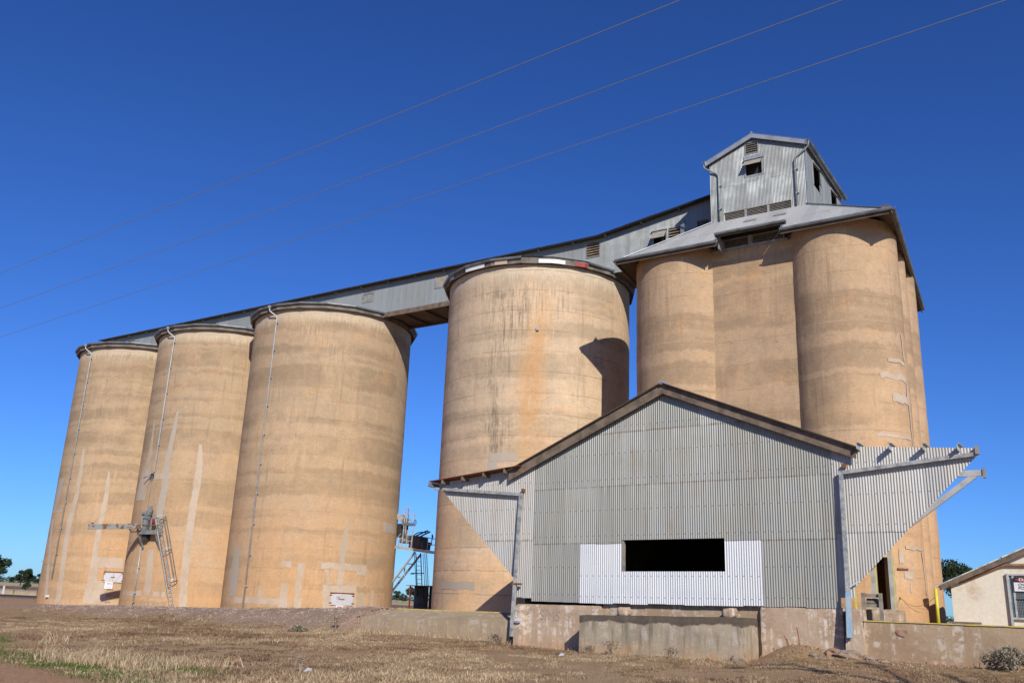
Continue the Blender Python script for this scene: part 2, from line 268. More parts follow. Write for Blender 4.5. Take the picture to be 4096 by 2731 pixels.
# ------------------------------------------------------------------ mesh helpers
ORG = {}
class MB:
    def __init__(s, fn=None): s.v = []; s.f = []; s.fn = fn; s.uv = None; s.smooth = False
    def add(s, vs_, fs):
        b = len(s.v); s.v += [tuple(q) for q in vs_]; s.f += [tuple(i + b for i in f) for f in fs]; return b
    def box(s, x0, x1, y0, y1, z0, z1):
        s.add([(x0, y0, z0), (x1, y0, z0), (x1, y1, z0), (x0, y1, z0), (x0, y0, z1), (x1, y0, z1), (x1, y1, z1), (x0, y1, z1)],
              [(0, 3, 2, 1), (4, 5, 6, 7), (0, 1, 5, 4), (1, 2, 6, 5), (2, 3, 7, 6), (3, 0, 4, 7)]); return s
    def obox(s, c, ax, ay, az, hx, hy, hz):
        c, ax, ay, az = map(Vector, (c, ax, ay, az)); vv = []
        for k in (-1, 1):
            for i, j in ((-1, -1), (1, -1), (1, 1), (-1, 1)): vv.append(c + ax * hx * i + ay * hy * j + az * hz * k)
        s.add(vv, [(0, 3, 2, 1), (4, 5, 6, 7), (0, 1, 5, 4), (1, 2, 6, 5), (2, 3, 7, 6), (3, 0, 4, 7)]); return s
    def bar(s, p, q, wd, ht, up=(0, 0, 1)):
        p, q = Vector(p), Vector(q); d = (q - p); L = d.length
        if L < 1e-6: return s
        d /= L; up = Vector(up)
        if abs(d.dot(up)) > 0.97: up = Vector((0, 1, 0)) if abs(d.y) < 0.9 else Vector((1, 0, 0))
        sd = d.cross(up).normalized(); up = sd.cross(d).normalized()
        return s.obox((p + q) / 2, d, sd, up, L / 2, wd / 2, ht / 2)
    def tube(s, pts, r, n=8, cap=True):
        pts = [Vector(p) for p in pts]; rings = []; rr = r if isinstance(r, (list, tuple)) else [r] * len(pts)
        prev = None
        for i, p in enumerate(pts):
            d = ((pts[min(i + 1, len(pts) - 1)] - pts[max(i - 1, 0)])).normalized()
            ref = Vector((0, 0, 1)) if abs(d.z) < 0.9 else Vector((1, 0, 0))
            if prev is not None: ref = prev
            a = (ref - d * ref.dot(d)).normalized(); b = d.cross(a); prev = a
            rings.append([p + (a * math.cos(2 * math.pi * k / n) + b * math.sin(2 * math.pi * k / n)) * rr[i] for k in range(n)])
        b0 = len(s.v)
        for rg in rings: s.v += [tuple(q) for q in rg]
        for i in range(len(pts) - 1):
            for k in range(n):
                k2 = (k + 1) % n; s.f.append((b0 + i * n + k, b0 + i * n + k2, b0 + (i + 1) * n + k2, b0 + (i + 1) * n + k))
        if cap:
            s.f.append(tuple(b0 + k for k in reversed(range(n)))); s.f.append(tuple(b0 + (len(pts) - 1) * n + k for k in range(n)))
        return s
    def prism(s, poly, y0, y1):          # polygon in (x, z), extruded along y
        n = len(poly); s.add([(x, y0, z) for x, z in poly] + [(x, y1, z) for x, z in poly],
              [tuple(range(n)), tuple(range(2 * n - 1, n - 1, -1))] + [(i, i + n, (i + 1) % n + n, (i + 1) % n) for i in range(n)]); return s
    def hull(s, loop_a, loop_b):         # two matching loops of points joined into a closed solid
        n = len(loop_a); s.add(list(loop_a) + list(loop_b), [tuple(reversed(range(n))), tuple(range(n, 2 * n))] + [(i, (i + 1) % n, (i + 1) % n + n, i + n) for i in range(n)]); return s
    def rbox(s, x0, x1, y0, y1, z0, z1, step=0.12, amp=0.012, rnd=0.02, seed=0.0):
        """box with subdivided, slightly uneven faces and worn edges"""
        nx, ny, nz = (max(1, min(60, int(round(abs(b - a) / step)))) for a, b in ((x0, x1), (y0, y1), (z0, z1)))
        idx = {}
        def vert(i, j, k):
            key = (i, j, k)
            if key in idx: return idx[key]
            p = Vector((x0 + (x1 - x0) * i / nx, y0 + (y1 - y0) * j / ny, z0 + (z1 - z0) * k / nz))
            e = (i in (0, nx)) + (j in (0, ny)) + (k in (0, nz))
            q = p * 1.7 + Vector((seed, seed * 2, 0))
            dsp = Vector((mnoise.noise(q * 2), mnoise.noise(q * 2 + Vector((9, 0, 0))), mnoise.noise(q * 2 + Vector((0, 9, 0))))) * amp
            if e >= 2:
                cc = Vector(((x0 + x1) / 2, (y0 + y1) / 2, (z0 + z1) / 2)); pull = Vector()
                kk = rnd * (0.5 + 1.2 * abs(mnoise.noise(q * 5)))
                if i in (0, nx): pull.x = math.copysign(kk, cc.x - p.x)
                if j in (0, ny): pull.y = math.copysign(kk, cc.y - p.y)
                if k in (0, nz): pull.z = math.copysign(kk, cc.z - p.z)
                dsp += pull * 0.6
            s.v.append(tuple(p + dsp)); idx[key] = len(s.v) - 1; return idx[key]
        for i in range(nx):
            for j in range(ny):
                s.f.append((vert(i, j, 0), vert(i, j + 1, 0), vert(i + 1, j + 1, 0), vert(i + 1, j, 0)))
                s.f.append((vert(i, j, nz), vert(i + 1, j, nz), vert(i + 1, j + 1, nz), vert(i, j + 1, nz)))
        for i in range(nx):
            for k in range(nz):
                s.f.append((vert(i, 0, k), vert(i + 1, 0, k), vert(i + 1, 0, k + 1), vert(i, 0, k + 1)))
                s.f.append((vert(i, ny, k), vert(i, ny, k + 1), vert(i + 1, ny, k + 1), vert(i + 1, ny, k)))
        for j in range(ny):
            for k in range(nz):
                s.f.append((vert(0, j, k), vert(0, j, k + 1), vert(0, j + 1, k + 1), vert(0, j + 1, k)))
                s.f.append((vert(nx, j, k), vert(nx, j + 1, k), vert(nx, j + 1, k + 1), vert(nx, j, k + 1)))
        return s
    def build(s, name, mat, parent=None, smooth=None):
        vv = [s.fn(*p) for p in s.v] if s.fn else s.v
        org = Vector((0, 0, 0))
        if parent is not None: org = ORG[parent.name]
        me = bpy.data.meshes.new(name); me.from_pydata([(x - org.x, y - org.y, z - org.z) for x, y, z in vv], [], s.f)
        if s.uv:
            l = me.uv_layers.new(name='UVMap'); idx = np.empty(len(me.loops), int); me.loops.foreach_get('vertex_index', idx)
            l.data.foreach_set('uv', np.array(s.uv, dtype=np.float32)[idx].ravel())
        if smooth if smooth is not None else s.smooth: me.polygons.foreach_set('use_smooth', [True] * len(me.polygons))
        me.materials.append(M[mat] if isinstance(mat, str) else mat); me.update()
        o = bpy.data.objects.new(name, me); C.objects.link(o)
        if parent is not None: o.parent = parent
        ORG[o.name] = org
        return o
def thing(name, label, cat, loc=(0, 0, 0), group=None):
    o = bpy.data.objects.new(name, None); C.objects.link(o); o.location = loc; o.empty_display_size = 0.3
    ORG[o.name] = Vector(loc); tag(o, label, cat, group); return o
def tag(o, label=None, cat=None, group=None, kind=None):
    if label: o['label'] = label
    if cat: o['category'] = cat
    if group: o['group'] = group
    if kind: o['kind'] = kind
    return o
def B(): return MB()
def text_mesh(txt, size, mat, parent, origin, ax, ay, name='lettering', bold=0.0, squeeze=1.0):
    cu = bpy.data.curves.new('t', 'FONT'); cu.body = txt; cu.size = size; cu.align_x = 'CENTER'; cu.align_y = 'CENTER'; cu.extrude = 0.002; cu.offset = bold
    ob = bpy.data.objects.new('t', cu); C.objects.link(ob); dg = bpy.context.evaluated_depsgraph_get()
    me = bpy.data.meshes.new_from_object(ob.evaluated_get(dg)); bpy.data.objects.remove(ob)
    ax, ay = Vector(ax).normalized(), Vector(ay).normalized(); an = ax.cross(ay); mb = MB()
    mb.v = [tuple(Vector(origin) + ax * q.co.x * squeeze + ay * q.co.y + an * q.co.z) for q in me.vertices]; mb.f = [tuple(p.vertices) for p in me.polygons]
    bpy.data.meshes.remove(me); return mb.build(name, mat, parent)

# corrugated iron -----------------------------------------------------
PITCH = 0.0762
def corr_mesh(O, ax, ay, an, x0, x1, cols, amp=0.0115, seg=6, phase=0.0, off=0.0, fn=None):
    """cols(x) -> list of (lo, hi) intervals along ay; returns MB"""
    O, ax, ay, an = Vector(O), Vector(ax), Vector(ay), Vector(an); mb = MB(fn); mb.smooth = True
    n = max(2, int(round((x1 - x0) / (PITCH / seg)))); prev = None
    for i in range(n + 1):
        x = x0 + (x1 - x0) * i / n; h = amp * math.cos(2 * math.pi * (x + phase) / PITCH) + off; cur = []
        for lo, hi in cols(x):
            if hi - lo < 1e-4: cur.append(None); continue
            b = len(mb.v); mb.v.append(tuple(O + ax * x + ay * lo + an * h)); mb.v.append(tuple(O + ax * x + ay * hi + an * h)); cur.append(b)
        if prev is not None and len(prev) == len(cur):
            for a, c in zip(prev, cur):
                if a is not None and c is not None: mb.f.append((a, c, c + 1, a + 1))
        prev = cur
    return mb
def corr_wall(parent, mat, O, ax, ay, an, x0, x1, lo, hi, holes=(), laps=(), sheet=9, seg=6, amp=0.0115, ragged=0.012, fn=None, name='sheet'):
    """a wall of overlapping corrugated sheets; each sheet is one object"""
    f_lo = lo if callable(lo) else (lambda x: lo); f_hi = hi if callable(hi) else (lambda x: hi)
    lv = [None] + list(laps) + [None]; W = sheet * PITCH; out = []
    for r in range(len(lv) - 1):
        nsh = max(1, int(math.ceil((x1 - x0) / W - 0.15)))
        for k in range(nsh):
            a = x0 + k * W; b = x1 if k == nsh - 1 else x0 + (k + 1) * W + PITCH * 0.5
            b = min(b, x1); jit = random.uniform(-ragged, ragged); tilt = random.uniform(-0.004, 0.004)
            m_ = mat(r, (a + b) / 2) if callable(mat) else mat
            cuts = sorted({a, b} | {h[i] for h in holes for i in (0, 1) if a < h[i] < b}); mb = MB(fn); mb.smooth = True
            for c0, c1 in zip(cuts, cuts[1:]):
                xm = (c0 + c1) / 2; hs_ = sorted([(h[2], h[3]) for h in holes if h[0] <= xm <= h[1]])
                def cols(x):
                    l = f_lo(x) + (jit if lv[r] is None else 0) if lv[r] is None else max(lv[r] + jit - 0.04, f_lo(x))
                    t = f_hi(x) if lv[r + 1] is None else min(lv[r + 1], f_hi(x))
                    iv = []; cur = l
                    for h0, h1 in hs_:
                        iv.append((cur, min(max(h0, cur), t))); cur = max(cur, h1)
                    iv.append((cur, max(t, cur))); return iv
                sub = corr_mesh(O, ax, ay, an, c0, c1, cols, amp, seg, 0.0, 0.004 * (r % 2) + 0.002 * (k % 2) + tilt)
                mb.add(sub.v, sub.f)
            if mb.f:
                o_ = mb.build(name, m_, parent); out.append(o_)
    return out

# ------------------------------------------------------------------ ground
def sstep(a, b, x):
    t = np.clip((x - a) / (b - a), 0, 1); return t * t * (3 - 2 * t)
def vnoise(x, y, s, seed):
    """cheap smooth value noise (vectorised)"""
    x = np.asarray(x) * s + seed * 13.7; y = np.asarray(y) * s - seed * 7.3
    xi, yi = np.floor(x).astype(int), np.floor(y).astype(int); xf, yf = x - xi, y - yi
    def h(a, b):
        q = np.sin(a * 127.1 + b * 311.7 + seed * 74.7) * 43758.5453; return q - np.floor(q)
    u, v = xf * xf * (3 - 2 * xf), yf * yf * (3 - 2 * yf)
    return (h(xi, yi) * (1 - u) + h(xi + 1, yi) * u) * (1 - v) + (h(xi, yi + 1) * (1 - u) + h(xi + 1, yi + 1) * u) * v
def crest(x):
    return np.interp(x, [-80, -62, -52, -45, -36, -33, -29, -25.2, -22, -17, -16.5], [0.0, 0.08, 0.30, 0.47, 0.62, 0.70, 0.86, 1.0, 1.0, 1.0, 0.0])
def gz(x, y):
    x = np.asarray(x, float); y = np.asarray(y, float)
    z = -0.30 + 0.30 * sstep(9, 25, y) + 0.0 * x
    z = z + 0.26 * sstep(-9.0, -6.5, x) * sstep(21.5, 26.3, y)
    c = crest(x)
    yc = 29.6 + 0.0 * x                       # bank crest line; it falls away slowly behind, faster in front
    front = sstep(25.2, 29.0, y); back = 1 - sstep(31.5, 40.5, y)
    bank = c * front * back
    bank = np.where((x > -25.0) & (x < -16.2), np.minimum(bank, 0.95 * sstep(28.6, 29.6, y) * back), bank)
    bank = np.where((x > -25.0) & (x < -16.2) & (y < 28.2), 0.10 * sstep(24.5, 26.4, y) * sstep(-17.0, -20.0, x), bank)
    z = z + bank
    # earth heap against the foundation right of the dock
    z = z + 0.42 * np.exp(-(((x + 7.75) / 0.85) ** 2 + ((y - 26.3) / 0.75) ** 2)) + 0.10 * np.exp(-(((x + 6.0) / 0.9) ** 2 + ((y - 26.2) / 0.7) ** 2))
    near = (y < 45) & (y > 0)
    z = z + np.where(near, 0.05 * (vnoise(x, y, 0.45, 1) - 0.5) + 0.05 * (vnoise(x, y, 1.4, 2) - 0.5) + 0.02 * (vnoise(x, y, 4.0, 3) - 0.5), 0)
    flat = sstep(39.5, 41.0, y) * (1 - sstep(55, 60, y)); z = z * (1 - flat) + np.minimum(z, 0.0) * flat
    dist = np.hypot(x, y); left = sstep(0.55, 0.85, np.arctan2(-x, np.maximum(y, 1e-3)) / 1.2)
    z = z + np.where(dist > 150, (dist - 150) * 0.0042, 0) * left + np.where(dist > 150, (dist - 150) * 0.0012, 0) * (1 - left)
    return z
def axis(lo, hi, step, far_lo, far_hi):
    a = list(np.arange(lo, hi + 1e-6, step)); s = step; q = a[-1]
    while q < far_hi: s *= 1.22; q += s; a.append(q)
    s = step; q = a[0]; b = []
    while q > far_lo: s *= 1.22; q -= s; b.append(q)
    return np.array(b[::-1] + a)
gx, gy = axis(-48, 4, 0.26, -3200, 3200), axis(8, 33, 0.2, -150, 3600)
GX, GY = np.meshgrid(gx, gy); GZ = gz(GX, GY)
nx_, ny_ = len(gx), len(gy)
me = bpy.data.meshes.new('ground')
ii = np.arange(nx_ * ny_).reshape(ny_, nx_)
faces = np.stack([ii[:-1, :-1], ii[:-1, 1:], ii[1:, 1:], ii[1:, :-1]], -1).reshape(-1, 4)
me.from_pydata(np.stack([GX, GY, GZ], -1).reshape(-1, 3).tolist(), [], faces.tolist())
def masks(X, Y):
    gravel = np.clip(crest(X) * 3.2, 0, 1) * sstep(25.8, 27.6, Y + 1.6 * (vnoise(X, Y, 0.5, 5) - 0.5)) * (1 - sstep(36, 41, Y)) * sstep(-16.0, -17.0, X)
    # dirt track and green verge at the lower left corner: the verge runs from (-18, 9.3) to (-12, 12)
    d = (Y - 11.05) + 0.19 * (X + 15.0) + 0.9 * (vnoise(X, Y, 0.35, 6) - 0.5)
    dirt = sstep(-0.3, -0.9, d)
    green = np.exp(-((d - 0.10) / 0.55) ** 2) * sstep(0.25, 0.6, vnoise(X, Y, 0.5, 8) + 0.30)
    green = np.maximum(green, np.exp(-((d - 1.7) / 0.4) ** 2) * sstep(0.55, 0.75, vnoise(X, Y, 0.6, 9)))
    return gravel, green, dirt
gm, grn, drt = masks(GX, GY)
ca = me.color_attributes.new('mask', 'FLOAT_COLOR', 'POINT')
ca.data.foreach_set('color', np.stack([gm, grn, drt, np.ones_like(gm)], -1).reshape(-1).astype(np.float32))
me.polygons.foreach_set('use_smooth', [True] * len(me.polygons))
def m_ground():
    t = NT('dry_earth'); geo = t.n('NewGeometry').outputs['Position']; att = t.n('Attribute', attribute_name='mask')
    sc = t.n('SeparateColor'); t.l(att.outputs['Color'], sc.inputs[0]); g, gr, di = sc.outputs
    sp = t.n('SeparateXYZ'); t.l(geo, sp.inputs[0]); x, y, z = sp.outputs
    a = t.noise(geo, 0.55, 6, 0.62); b = t.noise(geo, 3.5, 6, 0.7); c = t.noise(geo, 16, 5, 0.7); d = t.noise(geo, 55, 3, 0.7)
    earth = t.mix(t.step(b, 0.38, 0.62), (0.27, 0.148, 0.082), (0.41, 0.25, 0.142))
    straw = t.mix(t.step(c, 0.36, 0.62), (0.31, 0.205, 0.118), (0.57, 0.415, 0.245))
    col = t.mix(t.step(a, 0.36, 0.60, 0.25, 0.85), earth, straw)
    col = t.mix(t.math('MULTIPLY', t.step(t.math('ADD', b, t.math('MULTIPLY', a, 0.5)), 0.70, 0.86), t.step(y, 20.5, 25.0, 0.25, 0.85)), col, t.mix(c, (0.17, 0.10, 0.03), (0.33, 0.205, 0.075)))
    red = t.mix(t.step(c, 0.35, 0.65), (0.36, 0.19, 0.10), (0.52, 0.315, 0.19)); col = t.mix(t.math('MULTIPLY', di, 0.9), col, red)
    grav = t.mix(t.step(c, 0.36, 0.64), (0.25, 0.165, 0.118), (0.43, 0.305, 0.215)); grav = t.mix(t.step(d, 0.60, 0.72), grav, (0.42, 0.36, 0.31))
    grav = t.mix(t.step(b, 0.55, 0.70, 0, 0.7), grav, (0.24, 0.115, 0.06))
    col = t.mix(g, col, grav)
    col = t.mix(t.math('MULTIPLY', gr, 0.7), col, t.mix(c, (0.06, 0.10, 0.015), (0.13, 0.19, 0.03)))
    # yard beyond the bank, paddocks beyond the railway
    yard = t.math('MULTIPLY', t.step(y, 33, 38), t.step(y, 58, 52)); col = t.mix(yard, col, t.mix(a, (0.36, 0.20, 0.11), (0.46, 0.29, 0.17)))
    far = t.step(y, 57, 64); pale = t.mix(b, (0.40, 0.31, 0.18), (0.56, 0.46, 0.29)); brown = t.mix(b, (0.20, 0.11, 0.065), (0.28, 0.165, 0.095))
    q = t.noise(t.vec(t.math('MULTIPLY', x, 0.002), t.math('MULTIPLY', y, 0.012), 3.0), 1, 2, 0.5)
    strip = t.math('MULTIPLY', t.step(y, 120, 126), t.step(y, 210, 200)); fld = t.mix(strip, pale, brown)
    fld = t.mix(t.math('MULTIPLY', t.step(y, 260, 270), t.step(q, 0.48, 0.52)), fld, (0.42, 0.36, 0.17)); col = t.mix(far, col, fld)
    t.bump(t.math('ADD', t.math('MULTIPLY', b, 1.0), t.math('ADD', t.math('MULTIPLY', c, 0.7), t.math('MULTIPLY', d, 0.25))), 0.9, 0.06)
    return t.fin(col, 0.97, 0, 0.05)
me.materials.append(m_ground()); me.update()
ground = bpy.data.objects.new('ground', me); C.objects.link(ground); tag(ground, 'dry reddish earth and paddock ground with a gravel bank', 'ground', kind='structure')

# ------------------------------------------------------------------ the four big silos
SILOS = [(-71.95, 48.24), (-60.67, 48.24), (-48.95, 48.24), (-30.10, 48.24)]
RS, HS = 6.0, 21.25
def cylinder_wall(cx, cy, r, z0, z1, nseg, dz, amp, seed, skip=None):
    mb = MB(); mb.uv = []; nr = int(round((z1 - z0) / dz)); mb.smooth = True
    for k in range(nr + 1):
        z = z0 + (z1 - z0) * k / nr; lift = math.floor(z / 1.25)
        for i in range(nseg + 1):
            th = -math.pi + 2 * math.pi * i / nseg; cl = -math.pi if i == nseg else th
            q = Vector((math.cos(cl) * 3, math.sin(cl) * 3, lift * 3.1 + seed))
            rr = r + amp * mnoise.noise(q) + 0.4 * amp * mnoise.noise(Vector((math.cos(cl) * 14, math.sin(cl) * 14, z * 1.5 + seed)))
            mb.v.append((cx + rr * math.sin(th), cy - rr * math.cos(th), z)); mb.uv.append((th * r, z))
    for k in range(nr):
        for i in range(nseg):
            if skip and skip(-math.pi + 2 * math.pi * (i + .5) / nseg, z0 + (z1 - z0) * (k + .5) / nr): continue
            a = k * (nseg + 1) + i; mb.f.append((a, a + 1, a + nseg + 2, a + nseg + 1))
    return mb
def patch_mesh(cx, cy, r, rows, jag=0.006):
    """repair render: a strip given by (theta left, theta right, z) rows, following the curve of the wall"""
    mb = MB(); mb.smooth = True; rows = sorted(rows, key=lambda q: -q[2]); NT_ = 6; grid = []
    fine = []
    for (a0, a1, za), (b0, b1, zb) in zip(rows, rows[1:]):
        n = max(2, int(abs(za - zb) / 0.22))
        for i in range(n):
            t = i / n; fine.append((a0 + (b0 - a0) * t, a1 + (b1 - a1) * t, za + (zb - za) * t))
    fine.append(rows[-1])
    for i, (a, b, z) in enumerate(fine):
        ja, jb = [(mnoise.noise(Vector((q * 9, z * 2.0, w_))) + .8 * mnoise.noise(Vector((q * 9, z * 6.5, w_ + 2)))) * jag * 6.0 / r for q, w_ in ((a, 1), (b, 5))]
        jz = [mnoise.noise(Vector((a * 5 + k, z, 8))) * 0.10 for k in range(NT_ + 1)] if i in (0, len(fine) - 1) else [0] * (NT_ + 1)
        th = [a + ja + (b + jb - a - ja) * k / NT_ for k in range(NT_ + 1)]
        grid.append([(cx + r * math.sin(q), cy - r * math.cos(q), z + jz[k]) for k, q in enumerate(th)])
    for g in grid: mb.v += g
    for i in range(len(grid) - 1):
        for k in range(NT_):
            a = i * (NT_ + 1) + k; mb.f.append((a, a + NT_ + 1, a + NT_ + 2, a + 1))
    return mb
PATCH = {
 1: [[(0.187, 0.229, 12.45), (0.186, 0.255, 10.58), (0.176, 0.256, 8.28), (0.127, 0.222, 7.0), (0.132, 0.22, 4.25), (0.162, 0.247, 1.77), (0.169, 0.257, 0.09)],
     [(0.631, 0.658, 10.57), (0.633, 0.692, 8.66), (0.608, 0.677, 6.53), (0.60, 0.678, 4.43), (0.60, 0.72, 2.06), (0.578, 0.73, 0.14)],
     [(0.668, 0.999, 3.76), (0.69, 1.02, 2.94)], [(0.65, 0.833, 1.88), (0.70, 0.88, 0.12)], [(-0.36, -0.24, 6.75), (-0.206, -0.124, 3.83), (-0.094, -0.008, 0.4)],
     [(-0.416, -0.03, 7.5), (-0.42, -0.03, 7.25)], [(-0.336, -0.113, 10.1), (-0.36, -0.16, 8.25), (-0.36, -0.22, 7.4)]],
 2: [[(-0.173, -0.145, 14.26), (-0.181, -0.096, 11.53), (-0.338, -0.079, 9.57), (-0.40, -0.075, 8.6), (-0.403, -0.086, 7.93)],
     [(0.249, 0.289, 14.69), (0.217, 0.286, 12.9), (0.179, 0.26, 10.93), (0.185, 0.29, 8.75), (0.168, 0.271, 7.46), (0.196, 0.257, 5.6)],
     [(0.628, 0.66, 12.14), (0.624, 0.702, 10.59), (0.625, 0.712, 9.0), (0.607, 0.696, 7.32), (0.607, 0.694, 4.9), (0.618, 0.712, 2.53), (0.647, 0.739, 0.05)],
     [(-0.158, 0.28, 9.93), (-0.134, 0.293, 9.47)], [(-0.339, 0.459, 1.26), (-0.31, 0.467, 0.92)], [(0.121, 0.208, 4.25), (0.143, 0.247, 2.35), (0.149, 0.252, 1.22)]],
 3: [[(1.152, 1.172, 6.58), (1.132, 1.166, 5.77), (1.10, 1.164, 4.73), (1.103, 1.161, 3.6)], [(1.103, 1.161, 3.14), (1.091, 1.157, 2.16)], [(0.933, 1.333, 2.14), (0.957, 1.36, 0.3)],
     [(0.895, 1.457, 3.58), (0.902, 1.465, 3.15)], [(0.94, 0.979, 3.13), (0.984, 1.023, 2.15)], [(0.461, 0.572, 3.54), (0.469, 0.579, 3.13)],
     [(0.643, 0.72, 3.44), (0.643, 0.704, 2.13), (0.65, 0.725, 0.2)], [(0.487, 0.55, 2.14), (0.473, 0.58, 0.2)], [(0.203, 0.258, 1.86), (0.215, 0.273, 1.15)],
     [(-0.173, 0.47, 1.14), (-0.159, 0.47, 0.77)], [(1.372, 1.432, 1.63), (1.376, 1.44, 0.2)], [(1.68, 2.05, 6.63), (1.697, 2.097, 5.92)], [(1.56, 1.604, 1.94), (1.558, 1.606, 0.2)],
     [(-0.26, -0.178, 4.41), (-0.331, -0.128, 2.92), (-0.26, -0.135, 1.15)], [(1.32, 1.447, 3.14), (1.33, 1.46, 2.87)]],
 4: [[(0.106, 0.399, 9.69), (0.11, 0.402, 9.21)], [(0.087, 0.195, 9.2), (0.0925, 0.185, 8.54)], [(-0.493, 0.013, 2.51), (-0.482, 0.017, 2.05)]]}
def ring(mb, cx, cy, n, prof, t0, t1, rot=0.0):
    """sweep a closed (radius, z) profile round an n-gon between angles t0, t1"""
    m = int(round((t1 - t0) / (2 * math.pi / n))); full = abs((t1 - t0) - 2 * math.pi) < 1e-3; k = len(prof); b = len(mb.v)
    for i in range(m + (0 if full else 1)):
        th = t0 + rot + 2 * math.pi * i / n
        for r, z in prof: mb.v.append((cx + r * math.sin(th), cy - r * math.cos(th), z))
    cnt = m if full else m
    for i in range(cnt):
        a, c = b + i * k, b + ((i + 1) % m if full else i + 1) * k
        for j in range(k): mb.f.append((a + j, c + j, c + (j + 1) % k, a + (j + 1) % k))
    if not full:
        mb.f.append(tuple(b + j for j in range(k))); mb.f.append(tuple(b + m * k + j for j in reversed(range(k))))
def on(cx, cy, r, th, z): return Vector((cx + r * math.sin(th), cy - r * math.cos(th), z))
def downpipe(parent, pts, r=0.055, brackets=(), mat='pipe', bdir=(1, 0, 0)):
    p = MB(); p.smooth = True; p.tube(pts, r, 10); o = p.build('downpipe', mat, parent)
    for q in brackets:
        q = Vector(q); mb = MB(); mb.tube([q - Vector((0, 0, 0.03)), q + Vector((0, 0, 0.03))], r + 0.014, 10); mb.obox(q + Vector(bdir) * (r + 0.06), bdir, (0, 1, 0), (0, 0, 1), 0.07, 0.03, 0.02); mb.build('bracket', mat, o)
    return o
SLAB = ['round concrete silo at the far left end of the row, danger sign below its hatch',
        'round concrete silo second from the left, with a ladder and spout platform on it',
        'round concrete silo third from the left, with the number 16 on its hatch',
        'round concrete silo with orange rust streak and patched rim, standing behind the iron shed']
silo_objs = []
